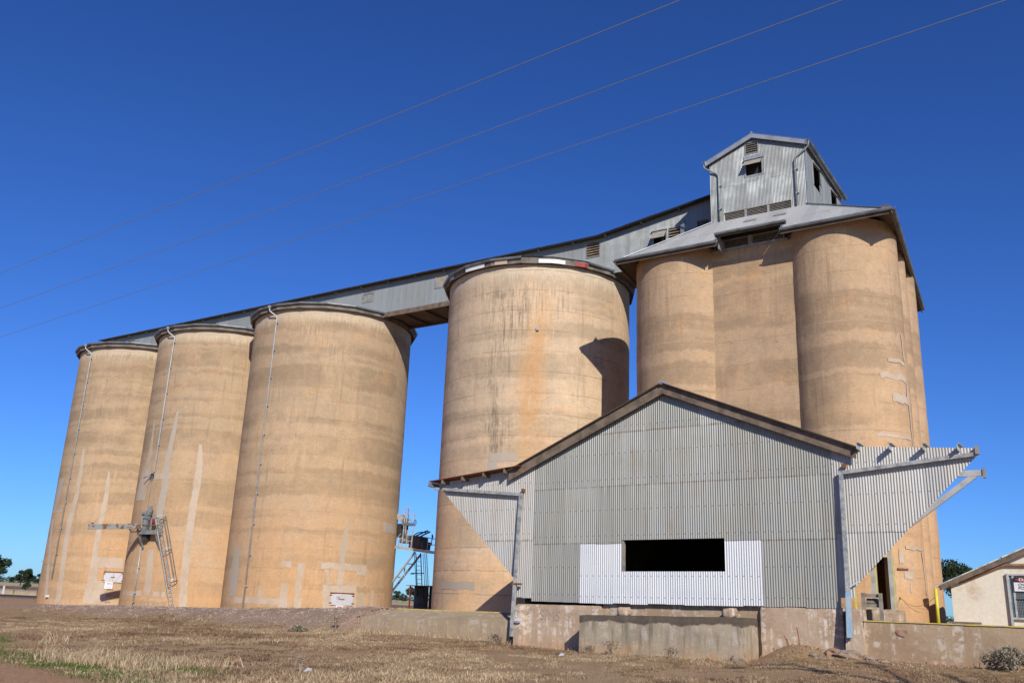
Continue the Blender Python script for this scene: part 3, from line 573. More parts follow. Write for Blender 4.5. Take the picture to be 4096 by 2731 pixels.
for n_, (cx, cy) in enumerate(SILOS):
    root = thing('grain_silo', SLAB[n_], 'silo', (cx, cy, 0), 'big round concrete silos in the row'); silo_objs.append(root)
    wl = cylinder_wall(cx, cy, RS, -0.6, HS, 144, 0.42, 0.012, n_ * 5.3).build('wall', 'silo%d' % (n_ + 1), root)
    for rows in PATCH[n_ + 1]:
        patch_mesh(cx, cy, RS + 0.012 + 0.002 * random.random(), rows).build('repair_patch', 'patch' if n_ < 3 and random.random() < .75 else 'patch_grey', wl)
    # roof: a low cone of iron on a many-sided eave
    NG = 20; rf = MB(); apex = len(rf.v); rf.v.append((cx, cy, 22.35))
    for i in range(NG):
        th = 2 * math.pi * i / NG + 0.06; rf.v.append(tuple(on(cx, cy, 6.42, th, 21.60)))
    for i in range(NG): rf.f.append((apex, 1 + (i + 1) % NG, 1 + i))
    roof = rf.build('roof', 'galv_roof', root)
    gu, fa = MB(), MB()
    seg = 2 * math.pi / NG
    if n_ < 3:
        ring(gu, cx, cy, NG, [(6.36, 21.46), (6.46, 21.46), (6.50, 21.52), (6.50, 21.60), (6.46, 21.60), (6.36, 21.55)], 0, 2 * math.pi, 0.06)
        gu.build('gutter', 'gutter', roof)
    else:
        ring(gu, cx, cy, NG, [(6.36, 21.46), (6.46, 21.46), (6.50, 21.52), (6.50, 21.60), (6.46, 21.60), (6.36, 21.55)], -8 * seg, 0 * seg + seg, 0.06)
        gu.build('gutter', 'gutter', roof)
        g2 = MB(); ring(g2, cx, cy, NG, [(6.36, 21.44), (6.46, 21.44), (6.50, 21.50), (6.50, 21.57), (6.46, 21.57), (6.36, 21.53)], 3 * seg, 4 * seg, 0.10); g2.build('gutter', 'gutter', roof)
    ring(fa, cx, cy, NG, [(6.27, 21.20), (6.33, 21.20), (6.345, 21.58), (6.27, 21.58)], 0, 2 * math.pi, 0.06)
    fo = fa.build('fascia_board', 'rimboard', roof)
    # soffit lining between the board and the wall
    sf = MB(); ring(sf, cx, cy, NG, [(5.9, 21.30), (6.28, 21.30), (6.28, 21.34), (5.9, 21.34)], 0, 2 * math.pi, 0.06); sf.build('soffit', 'timber_brown', roof)
    if n_ == 3:
        for (t0, t1, mt) in ((-0.62, -0.50, 'flash'), (-0.27, -0.02, 'white'), (0.10, 0.23, 'patch'), (0.54, 0.80, 'white'), (0.90, 1.03, 'red')):
            pm = MB(); nn = 4
            for i in range(nn):
                a, b = t0 + (t1 - t0) * i / nn, t0 + (t1 - t0) * (i + 1) / nn
                def rad(t):
                    k = (t - 0.06) % seg - seg / 2; return 6.36 * math.cos(seg / 2) / math.cos(k) + 0.012
                pa, pb = rad(a), rad(b)
                pm.add([on(cx, cy, pa, a, 21.21), on(cx, cy, pb, b, 21.21), on(cx, cy, pb + .012, b, 21.46), on(cx, cy, pa + .012, a, 21.46)], [(0, 1, 2, 3)])
            pm.build('fascia_patch', mt, fo)
    # downpipe on the front face
    if n_ < 3:
        tp = -0.045
        up = [on(cx, cy, 6.44, tp, 21.5), on(cx, cy, 6.44, tp, 21.28), on(cx, cy, 6.38, tp + 0.005, 21.15), on(cx, cy, 6.14, 0.03, 20.8), on(cx, cy, 6.09, 0.035, 20.7)]
        br = lambda a, b: [on(cx, cy, 6.09, 0.035, z) for z in np.arange(b - 0.4, a, -2.05)]
        head = MB(); head.box(cx + 6.44 * math.sin(tp) - .09, cx + 6.44 * math.sin(tp) + .09, cy - 6.44 * math.cos(tp) - .09, cy - 6.44 * math.cos(tp) + .06, 21.40, 21.58)
        if n_ == 0: dp = downpipe(root, up + [on(cx, cy, 6.09, 0.035, 2.0)], 0.05, br(2.2, 20.7))
        elif n_ == 2: dp = downpipe(root, up + [on(cx, cy, 6.09, 0.035, 0.1)], 0.05, br(0.2, 20.7))
        else:
            dp = downpipe(root, up + [on(cx, cy, 6.09, 0.035, 10.05), on(cx, cy, 6.25, -0.03, 9.75), on(cx, cy, 6.4, -0.09, 9.55)], 0.05, br(10.3, 20.7))
            downpipe(root, [on(cx, cy, 6.09, 0.0, 4.7), on(cx, cy, 6.09, 0.0, 0.35)], 0.05, [on(cx, cy, 6.09, 0.0, z) for z in (2.9, 1.1, 0.5)])
        head.build('rainhead', 'pipe', dp)
    if n_ == 0: MB().box(cx - .07, cx + .12, cy - 6.2, cy - 6.0, 0.52, 0.68).build('outlet_box', 'white', root)
    if n_ == 3:
        p = on(cx, cy, 6.0, 0.555, 17.0); MB().box(p.x - .06, p.x + .07, p.y - .15, p.y, p.z, p.z + .2).build('lamp_box', 'hatchgrey', root)
# hatches
def hatch(root, cx, cy, t0, t1, z0, z1, num=None):
    def P(t, z, off): return on(cx, cy, RS + off, t, z)
    tm = (t0 + t1) / 2; parts = []
    for a, b in ((t0, tm - 0.003), (tm + 0.003, t1)):
        d = MB(); n = 4
        la, lb = [], []
        for i in range(n + 1):
            t = a + (b - a) * i / n; la.append(P(t, z0, 0.02)); lb.append(P(t, z1, 0.02))
        front = la + lb[::-1]; back = [Vector((q.x + (cx - q.x) * 0.015, q.y + (cy - q.y) * 0.015, q.z)) for q in front]
        d.hull(front, back); door = d.build('hatch_door', 'hatchgrey', root); parts.append(door)
        for z in (z0 + 0.13, z1 - 0.10):
            e = t0 if a == t0 else t1; MB().obox(P(e, z, 0.045), (math.cos(e), math.sin(e), 0), (math.sin(e), -math.cos(e), 0), (0, 0, 1), 0.09, 0.02, 0.022).build('hinge', 'rust', door)
    l = MB(); l.bar(P(t0 - .01, z1 + 0.05, 0.06), P(t1 + .01, z1 + 0.05, 0.06), 0.10, 0.06); l.build('hatch_lintel', 'rust', root)
    s_ = MB(); s_.bar(P(t0, z0 - 0.02, 0.03), P(t1, z0 - 0.02, 0.03), 0.05, 0.03); s_.build('hatch_sill', 'rust', root)
    h = MB(); zc = (z0 + z1) / 2 + 0.03; h.tube([P(tm - .03, zc, .03), P(tm - .03, zc, .10), P(tm + .02, zc, .10), P(tm + .02, zc, .03)], 0.018, 6); h.build('handle', 'rust', root)
    ax = Vector((math.cos(tm), math.sin(tm), 0))
    if num:
        tt = t0 + (tm - t0) * 0.62; text_mesh(num, 0.30, 'signtext', parts[0], P(tt, zc + .07, 0.03), (math.cos(tt), math.sin(tt), 0), (0, 0, 1), 'number', 0.004, 0.85)
hatch(silo_objs[0], *SILOS[0], 0.80, 1.03, 1.86, 2.60)
hatch(silo_objs[2], *SILOS[2], 1.035, 1.30, 0.88, 1.60, '16')
for z, a in ((1.30, .87), (0.83, .865), (0.36, .86)):
    mb = MB(); cx, cy = SILOS[0]; mb.tube([on(cx, cy, 5.99, a, z), on(cx, cy, 6.13, a, z), on(cx, cy, 6.13, a + .065, z), on(cx, cy, 5.99, a + .065, z)], 0.014, 6); mb.build('step_iron', 'steel_dark', silo_objs[0])
def danger_sign(cx, cy, tm, z0, z1, wd, label):
    ax = Vector((math.cos(tm), math.sin(tm), 0)); an = Vector((math.sin(tm), -math.cos(tm), 0)); c = on(cx, cy, 6.06, tm, (z0 + z1) / 2); h = z1 - z0
    r = thing('danger_sign', label, 'sign', tuple(c)); MB().obox(c, ax, an, (0, 0, 1), wd / 2, .012, h / 2).build('panel', 'white', r)
    hd = MB().obox(c + an * .014 + Vector((0, 0, h * .30)), ax, an, (0, 0, 1), wd * .30, .004, h * .10).build('red_header', 'signred', r)
    text_mesh('DANGER', h * .17, 'white', hd, c + an * .020 + Vector((0, 0, h * .30)), ax, (0, 0, 1), 'lettering', 0.003)
    for k, wl_ in enumerate((.36, .33, .37, .30)): MB().obox(c + an * .014 + Vector((0, 0, h * (.10 - .13 * k))), ax, an, (0, 0, 1), wd * wl_, .002, h * .018).build('fine_print', 'hatchgrey', r)
danger_sign(*SILOS[0], 0.875, 1.34, 1.86, 0.60, 'white danger sign with red header hung below the hatch of the far left silo')
danger_sign(*SILOS[2], 1.14, 0.30, 0.86, 0.52, 'white danger sign half hidden behind the gravel bank below hatch 16')

# ------------------------------------------------------------------ shared fittings
def louvre(parent, x0, x1, y, z0, z1, n, mat='louvre', name='louvre', depth=0.10, frame=True, ny=-1):
    """timber louvre facing -Y: frame with tilted slats, dark panel behind standing for inner shade"""
    bk = MB().box(x0, x1, y + 0.10, y + 0.12, z0, z1).build(name, 'dark', parent)
    h = (z1 - z0) / n
    for k in range(n):
        zc = z0 + (k + .5) * h; mb = MB(); d = Vector((0, -0.70, -0.71)); mb.obox((0.5 * (x0 + x1), y + 0.02, zc), (1, 0, 0), d, Vector((1, 0, 0)).cross(d), (x1 - x0) / 2, h * .62, 0.008); mb.build('slat', mat, bk)
    if frame:
        fm = MB(); t = 0.035
        fm.box(x0 - t, x1 + t, y - .03, y + .1, z1, z1 + t); fm.box(x0 - t, x1 + t, y - .03, y + .1, z0 - t, z0); fm.box(x0 - t, x0, y - .029, y + .1, z0, z1); fm.box(x1, x1 + t, y - .029, y + .1, z0, z1); fm.build('frame', 'flap_frame', bk)
    return bk
def flap_window(parent, x0, x1, y, z0, z1, head=0.28, swing=0.42, drop=0.50, mat='flap'):
    """opening with a top-hung sheet flap pushed outwards (faces -Y)"""
    fm = MB(); t = 0.09
    fm.box(x0, x1, y - .025, y + .03, z1 - head, z1); fm.box(x0, x0 + t, y - .024, y + .03, z0, z1 - head); fm.box(x1 - t, x1, y - .024, y + .03, z0, z1 - head); fm.box(x0 + t, x1 - t, y - .023, y + .03, z0, z0 + t)
    wn_ = fm.build('window', 'flap_frame', parent)
    MB().box(x0 + .02, x1 - .02, y + .25, y + .27, z0, z1 - .1).build('interior_shade_panel', 'dark', wn_)  # dark panel standing in for the shade inside the opening
    a = Vector((0, y - .03, z1 - head + .02)); b = Vector((0, y - swing, z1 - head - drop)); d = (b - a); L = d.length; d.normalize(); nn = Vector((1, 0, 0)).cross(d)
    MB().obox(((x0 + x1) / 2, (a.y + b.y) / 2, (a.z + b.z) / 2), (1, 0, 0), d, nn, (x1 - x0) / 2 - .05, L / 2, 0.012).build('flap', mat, wn_)
    MB().obox(((x0 + x1) / 2, y - .07, z1 - head + .05), (1, 0, 0), (0, -0.8, -0.35), (0, .35, -.8), (x1 - x0) / 2 + .03, 0.07, 0.01).build('hood', 'flash', wn_)
    return wn_
def gutter(parent, p, q, out, sz=0.12, fascia=0.22, mat='gutter', fmat='timber_brown'):
    p, q, out = Vector(p), Vector(q), Vector(out).normalized(); d = (q - p).normalized(); up = Vector((0, 0, 1)); mid = (p + q) / 2; L = (q - p).length / 2
    g = MB(); s_ = sz
    prof = [(0, 0), (s_ * .85, 0), (s_ * 1.1, s_ * .45), (s_ * 1.1, s_), (s_ * 1.02, s_), (s_ * .8, s_ * .12), (0.012, s_ * .12), (0.012, s_), (0, s_)]
    la = [p + out * a + up * (b - s_) for a, b in prof]; lb = [q + out * a + up * (b - s_) for a, b in prof]; g.hull(la, lb); go = g.build('gutter', mat, parent)
    MB().obox(mid - up * (fascia / 2 + 0.02) - out * 0.03, d, out, up, L, 0.02, fascia / 2).build('fascia_board', fmat, parent)
    return go

# ------------------------------------------------------------------ conveyor gallery along the silo tops
gal = thing('conveyor_gallery', 'long corrugated iron gallery running along the tops of the silos', 'gallery', (-48, 48.6, 21.6))
GY0, GY1, GZ0, GZ1 = 47.0, 50.2, 21.62, 24.0
XA, XB, XC = -78.2, -24.9, -16.54
wins = [(-74.33, -73.24, 22.95, 23.52), (-62.86, -61.88, 22.95, 23.62), (-45.05, -44.05, 22.76, 23.86), (-38.17, -37.05, 22.72, 23.74), (-25.85, -24.92, 22.78, 23.80)]
wins2 = [(-21.28, -20.28, 22.5, 23.72), (-20.16, -19.43, 22.75, 23.66), (-18.35, -17.60, 23.2, 23.78)]
corr_wall(gal, 'galv_tower', (0, GY0, 0), (1, 0, 0), (0, 0, 1), (0, -1, 0), XA, XB, GZ0, GZ1 - .02, wins, (), 18, 5, name='wall_sheet')
hi2 = lambda x: GZ1 - .02 + max(0, (x - XB)) * 1.05 / 7.4
corr_wall(gal, 'galv_tower', (0, GY0 - .01, 0), (1, 0, 0), (0, 0, 1), (0, -1, 0), XB, XC, GZ0 - .18, hi2, wins2, (), 9, 6, name='wall_sheet')
MB().box(XA, XC, GY1 - .02, GY1, GZ0, GZ1).build('rear_wall', 'galv_tower', gal)
MB().box(XA, XA + .02, GY0 + .02, GY1 - .02, GZ0, GZ1).build('end_wall', 'galv_tower', gal)
sl_ = Vector((0, math.cos(R(8)), math.sin(R(8)))); nr_ = Vector((0, -math.sin(R(8)), math.cos(R(8))))
corr_wall(gal, 'galv_roof', (0, GY0 - .52, GZ1 + .0), (1, 0, 0), sl_, nr_, XA - .25, XB, 0, 2.15, (), (), 27, 5, name='roof_sheet')
a2 = Vector((7.4, 0, 1.05)).normalized(); n2 = a2.cross(sl_).normalized(); s2_ = (sl_ - a2 * sl_.dot(a2)).normalized()
corr_wall(gal, 'galv_roof', (XB, GY0 - .52, GZ1 + .0), a2, s2_, n2, 0, 8.9, 0, 2.15, (), (), 27, 5, name='roof_sheet')
mb = MB(); mb.add([(XA - .25, 48.6, 24.27), (XB, 48.6, 24.27), (XB, GY1 + .3, GZ1 + .0), (XA - .25, GY1 + .3, GZ1 + .0), (XC, 48.6, 25.46), (XC, GY1 + .3, 25.2)], [(0, 1, 2, 3), (1, 4, 5, 2)]); mb.build('rear_roof', 'galv_roof', gal)
mb = MB(); lin = [(XA - .2, GY0 - .48, GZ1 - .03), (XB, GY0 - .48, GZ1 - .03), (XB, GY0 + .3, GZ1 + .07), (XA - .2, GY0 + .3, GZ1 + .07)]; mb.hull([Vector(q) for q in lin], [Vector(q) - Vector((0, 0, .03)) for q in lin]); mb.build('eave_lining', 'eave_shade', gal)
mb = MB(); lin = [(XB, GY0 - .48, GZ1 - .03), (XC, GY0 - .48, GZ1 + 1.155), (XC, GY0 + .3, GZ1 + 1.25), (XB, GY0 + .3, GZ1 + .07)]; mb.hull([Vector(q) for q in lin], [Vector(q) - Vector((0, 0, .03)) for q in lin]); mb.build('eave_lining', 'eave_shade', gal)
MB().box(XA, XC, GY0 + .03, GY1 - .03, GZ0 - .16, GZ0 - .03).build('floor', 'timber_brown', gal)
MB().box(-44, -24.5, GY0 - .04, GY0 + .10, GZ0 - .36, GZ0 - .01).build('bearer', 'timber', gal)
MB().box(-44, -24.5, GY1 - .12, GY1 + .04, GZ0 - .36, GZ0 - .01).build('bearer', 'timber_brown', gal)
for x in np.arange(-43, -24.5, 1.9): MB().box(x - .06, x + .06, GY0 + .12, GY1 - .14, GZ0 - .34, GZ0 - .17).build('joist', 'timber_brown', gal)
for i, x in enumerate(np.arange(-76.5, -25.5, 2.62)):
    mb = MB(); mb.box(x - .035, x + .035, GY0 - .34, GY0 - .02, GZ1 - .15, GZ1 - .06); mb.build('rafter_tail', 'timber_grey', gal)
for x in (-24.4, -21.9, -19.4): MB().box(x - .04, x + .04, GY0 - .30, GY0 - .03, hi2(x) - .13, hi2(x) - .01).build('rafter_tail', 'timber_grey', gal)
for (x0, x1, z0, z1) in (wins[0], wins[1]):
    wd_ = MB().box(x0, x1, GY0 + .05, GY0 + .07, z0, z1).build('window', 'glass', gal); f = MB(); f.box(x0 - .04, x1 + .04, GY0 - .03, GY0 + .05, z1, z1 + .05); f.box(x0 - .04, x0 + .03, GY0 - .03, GY0 + .05, z0, z1); f.build('frame', 'timber_grey', wd_)
x0, x1, z0, z1 = wins[2]
wd_ = MB().box(x0, x1, GY0 + .06, GY0 + .07, z0, z1).build('window', 'dark', gal); xm, zm = (x0 + x1) / 2, (z0 + z1) / 2 + .08
for (a, b, c, d) in ((x0 + .04, xm - .02, z0 + .04, zm - .02), (xm + .02, x1 - .04, z0 + .04, zm - .02), (x0 + .04, xm - .02, zm + .02, z1 - .04), (xm + .02, x1 - .04, zm + .02, z1 - .04)): MB().box(a, b, GY0 + .02, GY0 + .03, c, d).build('pane', 'glass', wd_)
f = MB(); f.box(x0 - .05, x0 + .04, GY0 - .03, GY0 + .04, z0 - .05, z1 + .04); f.box(x1 - .04, x1 + .05, GY0 - .03, GY0 + .04, z0 - .05, z1 + .04); f.box(x0 + .04, x1 - .04, GY0 - .029, GY0 + .04, z0 - .05, z0 + .04); f.box(x0 + .04, x1 - .04, GY0 - .029, GY0 + .04, z1 - .04, z1 + .04); f.box(xm - .02, xm + .02, GY0 - .02, GY0 + .04, z0 + .04, z1 - .04); f.box(x0 + .04, x1 - .04, GY0 - .018, GY0 + .04, zm - .02, zm + .02); f.build('frame', 'timber_grey', wd_)
x0, x1, z0, z1 = wins[3]
wd_ = MB().box(x0 + .1, x1 - .1, GY0 - .01, GY0 + .02, z0 + .1, z1 - .1).build('window', 'flap', gal); f = MB(); f.box(x0, x0 + .12, GY0 - .04, GY0 + .04, z0, z1); f.box(x1 - .12, x1, GY0 - .04, GY0 + .04, z0, z1); f.box(x0 + .12, x1 - .12, GY0 - .039, GY0 + .04, z0, z0 + .12); f.box(x0 + .12, x1 - .12, GY0 - .039, GY0 + .04, z1 - .12, z1); f.build('frame', 'flap_frame', wd_)
MB().obox(((x0 + x1) / 2, GY0 - .10, z1 + .03), (1, 0, 0), (0, -.85, -.5), (0, .5, -.85), .62, .12, .012).build('hood', 'flash', wd_)
louvre(gal, *wins[4][:2], GY0, *wins[4][2:], 6, 'louvre_tan')
flap_window(gal, *wins2[0][:2], GY0 - .01, *wins2[0][2:], 0.12, 0.40, 0.55)
louvre(gal, *wins2[1][:2], GY0 - .01, *wins2[1][2:], 5, 'louvre_tan')
louvre(gal, *wins2[2][:2], GY0 - .01, *wins2[2][2:], 4, 'louvre')
MB().box(-19.36, -19.12, GY0 - .16, GY0 - .03, 22.3, 23.95).build('downpipe_casing', 'galv_tower', gal)

# ------------------------------------------------------------------ elevator building: bins, hipped roof, tower
ev = thing('elevator_building', 'tall grain elevator with clustered concrete bins, hipped iron roof and iron tower on top', 'grain elevator', (-13.8, 48.2, 1.26))
BR = 2.62
door_skip = lambda th, z: 0.41 < th < 0.70 and 1.0 < z < (3.9 - 9.0 * (th - .55) ** 2)
bins = [(-17.83, 44.15, None, 2.85), (-9.59, 44.0, door_skip, 2.62), (-17.8, 50.5, None, 2.85), (-9.88, 50.5, None, 2.62)]
bin_objs = []
for k, (cx, cy, sk, br_) in enumerate(bins):
    bin_objs.append(cylinder_wall(cx, cy, br_, -0.3, 19.75, 168, 0.30, 0.022, 40 + k * 7, sk).build('bin_wall', 'bin', ev))
cylinder_wall(-8.67, 47.3, 1.5, -0.3, 20.3, 48, 0.5, 0.01, 77).build('bin_wall', 'bin', ev)
# door reveal of the right-hand bin
mb = MB()
for th in (0.41, 0.70): a, b = on(-9.59, 44.0, 2.63, th, 1), on(-9.59, 44.0, 1.95, th, 1); mb.obox(((a.x + b.x) / 2, (a.y + b.y) / 2, 2.5), (math.sin(th), -math.cos(th), 0), (math.cos(th), math.sin(th), 0), (0, 0, 1), .36, .03, 1.45)
mb.build('door_reveal', 'apron', ev)
def flat_wall(p, q, z0, z1, amp=0.015, seed=0.0, u0=0.0):
    mb = MB(); mb.uv = []; mb.smooth = True; p, q = Vector(p), Vector(q); L = (q - p).length; nx = int(L / .15); nz = int((z1 - z0) / .3); d = (q - p) / L; n = Vector((d.y, -d.x, 0))
    for k in range(nz + 1):
        for i in range(nx + 1):
            a = p + d * (L * i / nx); z = z0 + (z1 - z0) * k / nz; a = a + n * amp * mnoise.noise(Vector((i * .15 * 1.5, z * .9, seed))); mb.v.append((a.x, a.y, z)); mb.uv.append((u0 + L * i / nx, z))
    for k in range(nz):
        for i in range(nx):
            a = k * (nx + 1) + i; mb.f.append((a, a + 1, a + nx + 2, a + nx + 1))
    return mb
flat_wall((-16.3, 42.25, 0), (-11.3, 42.25, 0), -0.3, 19.5, 0.02, 3.0, 30.0).build('infill_wall', 'bin', ev)
flat_wall((-19.9, 52.5, 0), (-19.9, 44.0, 0), -0.3, 19.9, 0.01, 5.0, 50).build('infill_wall', 'bin', ev)
for (th0, th1, z0, z1) in ((.81, .90, 4.26, 3.66), (.96, 1.48, 4.42, 4.28), (.89, 1.08, 3.35, 3.01), (.98, 1.02, 2.82, 2.46), (.91, 1.36, 12.88, 12.70), (.73, 1.38, 12.16, 11.87), (.95, 1.40, 11.2, 10.8), (.60, 1.40, 9.3, 9.15)):
    patch_mesh(-9.59, 44.0, BR + .025, [(th0, th1, z0), (th0, th1, z1)], .008).build('repair_patch', 'patch', bin_objs[1])
patch_mesh(-9.59, 44.0, BR + .03, [(1.33, 1.36, 14.2), (1.36, 1.42, 12.9)], .008).build('repair_patch', 'patch', bin_objs[1])
patch_mesh(-9.59, 44.0, BR + .03, [(1.38, 1.44, 11.86), (1.36, 1.44, 11.22), (1.41, 1.46, 10.8), (1.43, 1.47, 9.0)], .008).build('repair_patch', 'patch', bin_objs[1])
patch_mesh(-9.59, 44.0, BR + .03, [(1.40, 1.44, 4.25), (1.44, 1.50, 3.2), (1.46, 1.52, 2.4)], .008).build('repair_patch', 'patch', bin_objs[1])
for z, a in ((3.42, 0.985),): MB().obox(on(-9.59, 44.0, 2.66, .86, z), (math.cos(.86), math.sin(.86), 0), (math.sin(.86), -math.cos(.86), 0), (0, 0, 1), .27, .02, .035).build('iron_bracket', 'rust', bin_objs[1])
# hipped roof
EZ, TZ = 19.55, 22.26
E4 = [(-20.65, 41.0, EZ), (-6.6, 41.0, EZ), (-7.9, 56.7, EZ), (-22.7, 56.7, EZ)]
T4 = [(-16.54, 44.5, TZ), (-11.22, 44.5, TZ), (-11.22, 52.5, TZ), (-16.54, 52.5, TZ)]
SL = math.hypot(3.5, TZ - EZ); ay_f = Vector((0, 3.5, TZ - EZ)) / SL; an_f = Vector((0, -(TZ - EZ), 3.5)) / SL
def hip_hi(x): return max(0, min(SL, SL * (x + 20.65) / 4.11, SL * (-6.6 - x) / 4.62))
DX0, DX1, DS = -14.95, -11.75, 1.386
corr_wall(ev, 'galv_roof', (0, 41.0, EZ), (1, 0, 0), ay_f, an_f, -20.65, -6.6, 0, hip_hi, [(DX0, DX1, -1, DS)], (2.1,), 9, 6, name='roof_sheet', ragged=.03)
ad = Vector((0, 1, .45)).normalized(); nd_ = Vector((0, -.45, 1)).normalized()
corr_wall(ev, 'galv_roof', (0, 40.95, 19.93), (1, 0, 0), ad, nd_, DX0 - .06, DX1 + .06, 0, 1.36, (), (), 9, 6, name='dormer_roof_sheet')
for s_ in (DX0 - .05, DX1 + .05):
    mb = MB(); mb.hull([(s_, 41.02, EZ - .02), (s_, 42.1, EZ + .84), (s_, 40.97, 19.9)], [(s_ + .03, 41.02, EZ - .02), (s_ + .03, 42.1, EZ + .84), (s_ + .03, 40.97, 19.9)]); mb.build('dormer_cheek', 'flash', ev)
for (a, b) in ((1, 2), (2, 3), (3, 0)):
    mb = MB(); e0, e1, t0, t1 = map(Vector, (E4[a], E4[b], T4[a], T4[b])); mb.hull([e0, e1, t1, t0], [q - Vector((0, 0, .02)) for q in (e0, e1, t1, t0)]); mb.build('roof_slope', 'galv_roof', ev)
for (a, b) in ((0, 1), (1, 2), (2, 3), (3, 0)):   # timber lining under the sheets
    e0, e1, t0, t1 = (Vector(q) - Vector((0, 0, .09)) for q in (E4[a], E4[b], T4[a], T4[b])); lst = []
    if a == 0:
        for xa, xb in ((-20.5, DX0), (DX1, -6.8)):
            mb = MB(); q = [(xa, 41.05, EZ - .07), (xb, 41.05, EZ - .07), (xb, 42.1, EZ + .73), (xa, 42.1, EZ + .73)]; mb.hull([Vector(c) for c in q], [Vector(c) - Vector((0, 0, .03)) for c in q]); mb.build('soffit', 'timber_brown', ev)
    else:
        mb = MB(); mb.hull([e0, e1, t1, t0], [q - Vector((0, 0, .03)) for q in (e0, e1, t1, t0)]); mb.build('soffit', 'timber_brown', ev)
for i in (0, 1):
    p, q = Vector(E4[i]), Vector(T4[i]); mb = MB(); mb.bar(p.lerp(q, .07) + Vector((0, 0, .03)), q + Vector((0, 0, .05)), .18, .03); mb.build('hip_capping', 'flash', ev)
gutter(ev, (-20.75, 40.98, EZ + .04), (DX0 - .05, 40.98, EZ + .04), (0, -1, 0), .13, .26)
gutter(ev, (DX1 + .02, 40.98, EZ + .04), (-6.5, 40.98, EZ + .04), (0, -1, 0), .13, .26)
gutter(ev, (DX0 - .1, 40.93, 19.97), (DX1 + .35, 40.93, 19.97), (0, -1, 0), .11, .18)
gutter(ev, (-6.52, 40.9, EZ + .04), (-7.82, 56.7, EZ + .04), (1, .08, 0), .13, .26)
gutter(ev, (-22.78, 56.7, EZ + .04), (-20.73, 40.9, EZ + .04), (-1, -.13, 0), .13, .26)
MB().box(DX0 - .06, DX0 + .0, 41.25, 42.1, 19.25, 19.9).build('cheek_board', 'flash', ev)
for x0, x1 in ((-15.5, -13.72), (-13.46, -11.9)): louvre(ev, x0, x1, 42.16, 19.58, 20.02, 5)
MB().box(-13.68, -13.50, 42.08, 42.25, 19.54, 20.06).build('louvre_post', 'flap_frame', ev)
MB().box(-15.75, -11.7, 42.10, 42.4, 19.46, 19.55).build('louvre_sill', 'flap_frame', ev)
for x in (-14.0, -12.4):
    s0 = 3.2; c = Vector((x, 41, EZ)) + ay_f * s0 + an_f * .05; MB().obox(c, (1, 0, 0), ay_f, an_f, .33, .16, .02).build('roof_vent_plate', 'galv_roof', ev)
# tower
TX0, TX1, TY0, TY1 = -16.54, -11.22, 44.5, 52.5
AP, TEV = (-14.0, 27.12), 26.0
def roofline(x): return AP[1] - .06 - ((AP[0] - x) * (AP[1] - TEV) / (AP[0] - TX0) if x < AP[0] else (x - AP[0]) * (AP[1] - TEV) / (TX1 - AP[0]))
vent = (-14.42, -13.73, 26.0, 26.66); win = (-14.53, -13.46, 24.58, 25.86); lrow = (-15.74, -12.06, 22.1, 22.68)
corr_wall(ev, 'galv_tower', (0, TY0, 0), (1, 0, 0), (0, 0, 1), (0, -1, 0), TX0, TX1, TZ - .05, roofline, [vent, win, lrow], (24.32,), 9, 6, name='wall_sheet')
rw1, rw2 = (46.1, 47.5, 24.1, 25.55), (49.9, 51.2, 24.1, 25.55)
corr_wall(ev, 'galv_tower', (TX1, 0, 0), (0, 1, 0), (0, 0, 1), (1, 0, 0), TY0, TY1, TZ - .2, TEV, [rw1, rw2], (), 9, 5, name='wall_sheet')
MB().box(TX0, TX0 + .02, TY0 + .02, TY1, TZ - .5, TEV).build('left_wall', 'galv_tower', ev); mb = MB(); mb.prism([(TX0, TZ - .5), (TX1, TZ - .5), (TX1, TEV), AP, (TX0, TEV)], TY1 - .02, TY1); mb.build('rear_wall', 'galv_tower', ev)
MB().box(TX0 + .02, TX1 - .02, TY0 + .3, TY1 - .02, TZ - .3, TZ - .2).build('tower_floor', 'timber_brown', ev)
for sx, ex in ((-1, TX0 - .22), (1, TX1 + .22)):
    dx = ex - AP[0]; ez = AP[1] - abs(dx) * (AP[1] - TEV) / (TX1 - AP[0]); axr = Vector((0, 1, 0)); ayr = Vector((AP[0] - ex, 0, AP[1] - ez)).normalized(); anr = (axr.cross(ayr) * (1 if axr.cross(ayr).z > 0 else -1)).normalized()
    corr_wall(ev, 'galv_roof', (ex, 0, ez + .02), axr, ayr, anr, TY0 - .22, TY1 + .2, 0, math.hypot(AP[0] - ex, AP[1] - ez), (), (), 27, 4, name='tower_roof_sheet')
    mb = MB(); q0, q1 = Vector((AP[0], TY0 - .2, AP[1] + .05)), Vector((ex, TY0 - .2, ez + .05)); mb.hull([q0, q1, q1 - Vector((0, 0, .30)), q0 - Vector((0, 0, .30))], [q + Vector((0, .03, 0)) for q in (q0, q1, q1 - Vector((0, 0, .30)), q0 - Vector((0, 0, .30)))]); mb.build('barge_flashing', 'flash', ev)
    gutter(ev, (ex, TY0 - .25, ez + .07), (ex, TY1 + .2, ez + .07), (sx, 0, 0), .13, .2, 'gutter', 'flash')
    px_ = (TX0 + .52) if sx < 0 else (TX1 - .52)
    downpipe(ev, [(ex + sx * .07, TY0 - .16, ez - .05), (ex + sx * .07, TY0 - .16, ez - .28), (ex + sx * .0, TY0 - .15, ez - .38), (px_ + sx * .12, TY0 - .08, ez - .78), (px_, TY0 - .07, ez - .95), (px_, TY0 - .07, TZ + .06)], .05, [(px_, TY0 - .07, z) for z in (23.0, 24.4)], 'pipe_tower')
MB().tube([(AP[0], TY0 - .2, AP[1] + .07), (AP[0], TY1 + .2, AP[1] + .07)], .06, 8).build('ridge_capping', 'flash', ev)
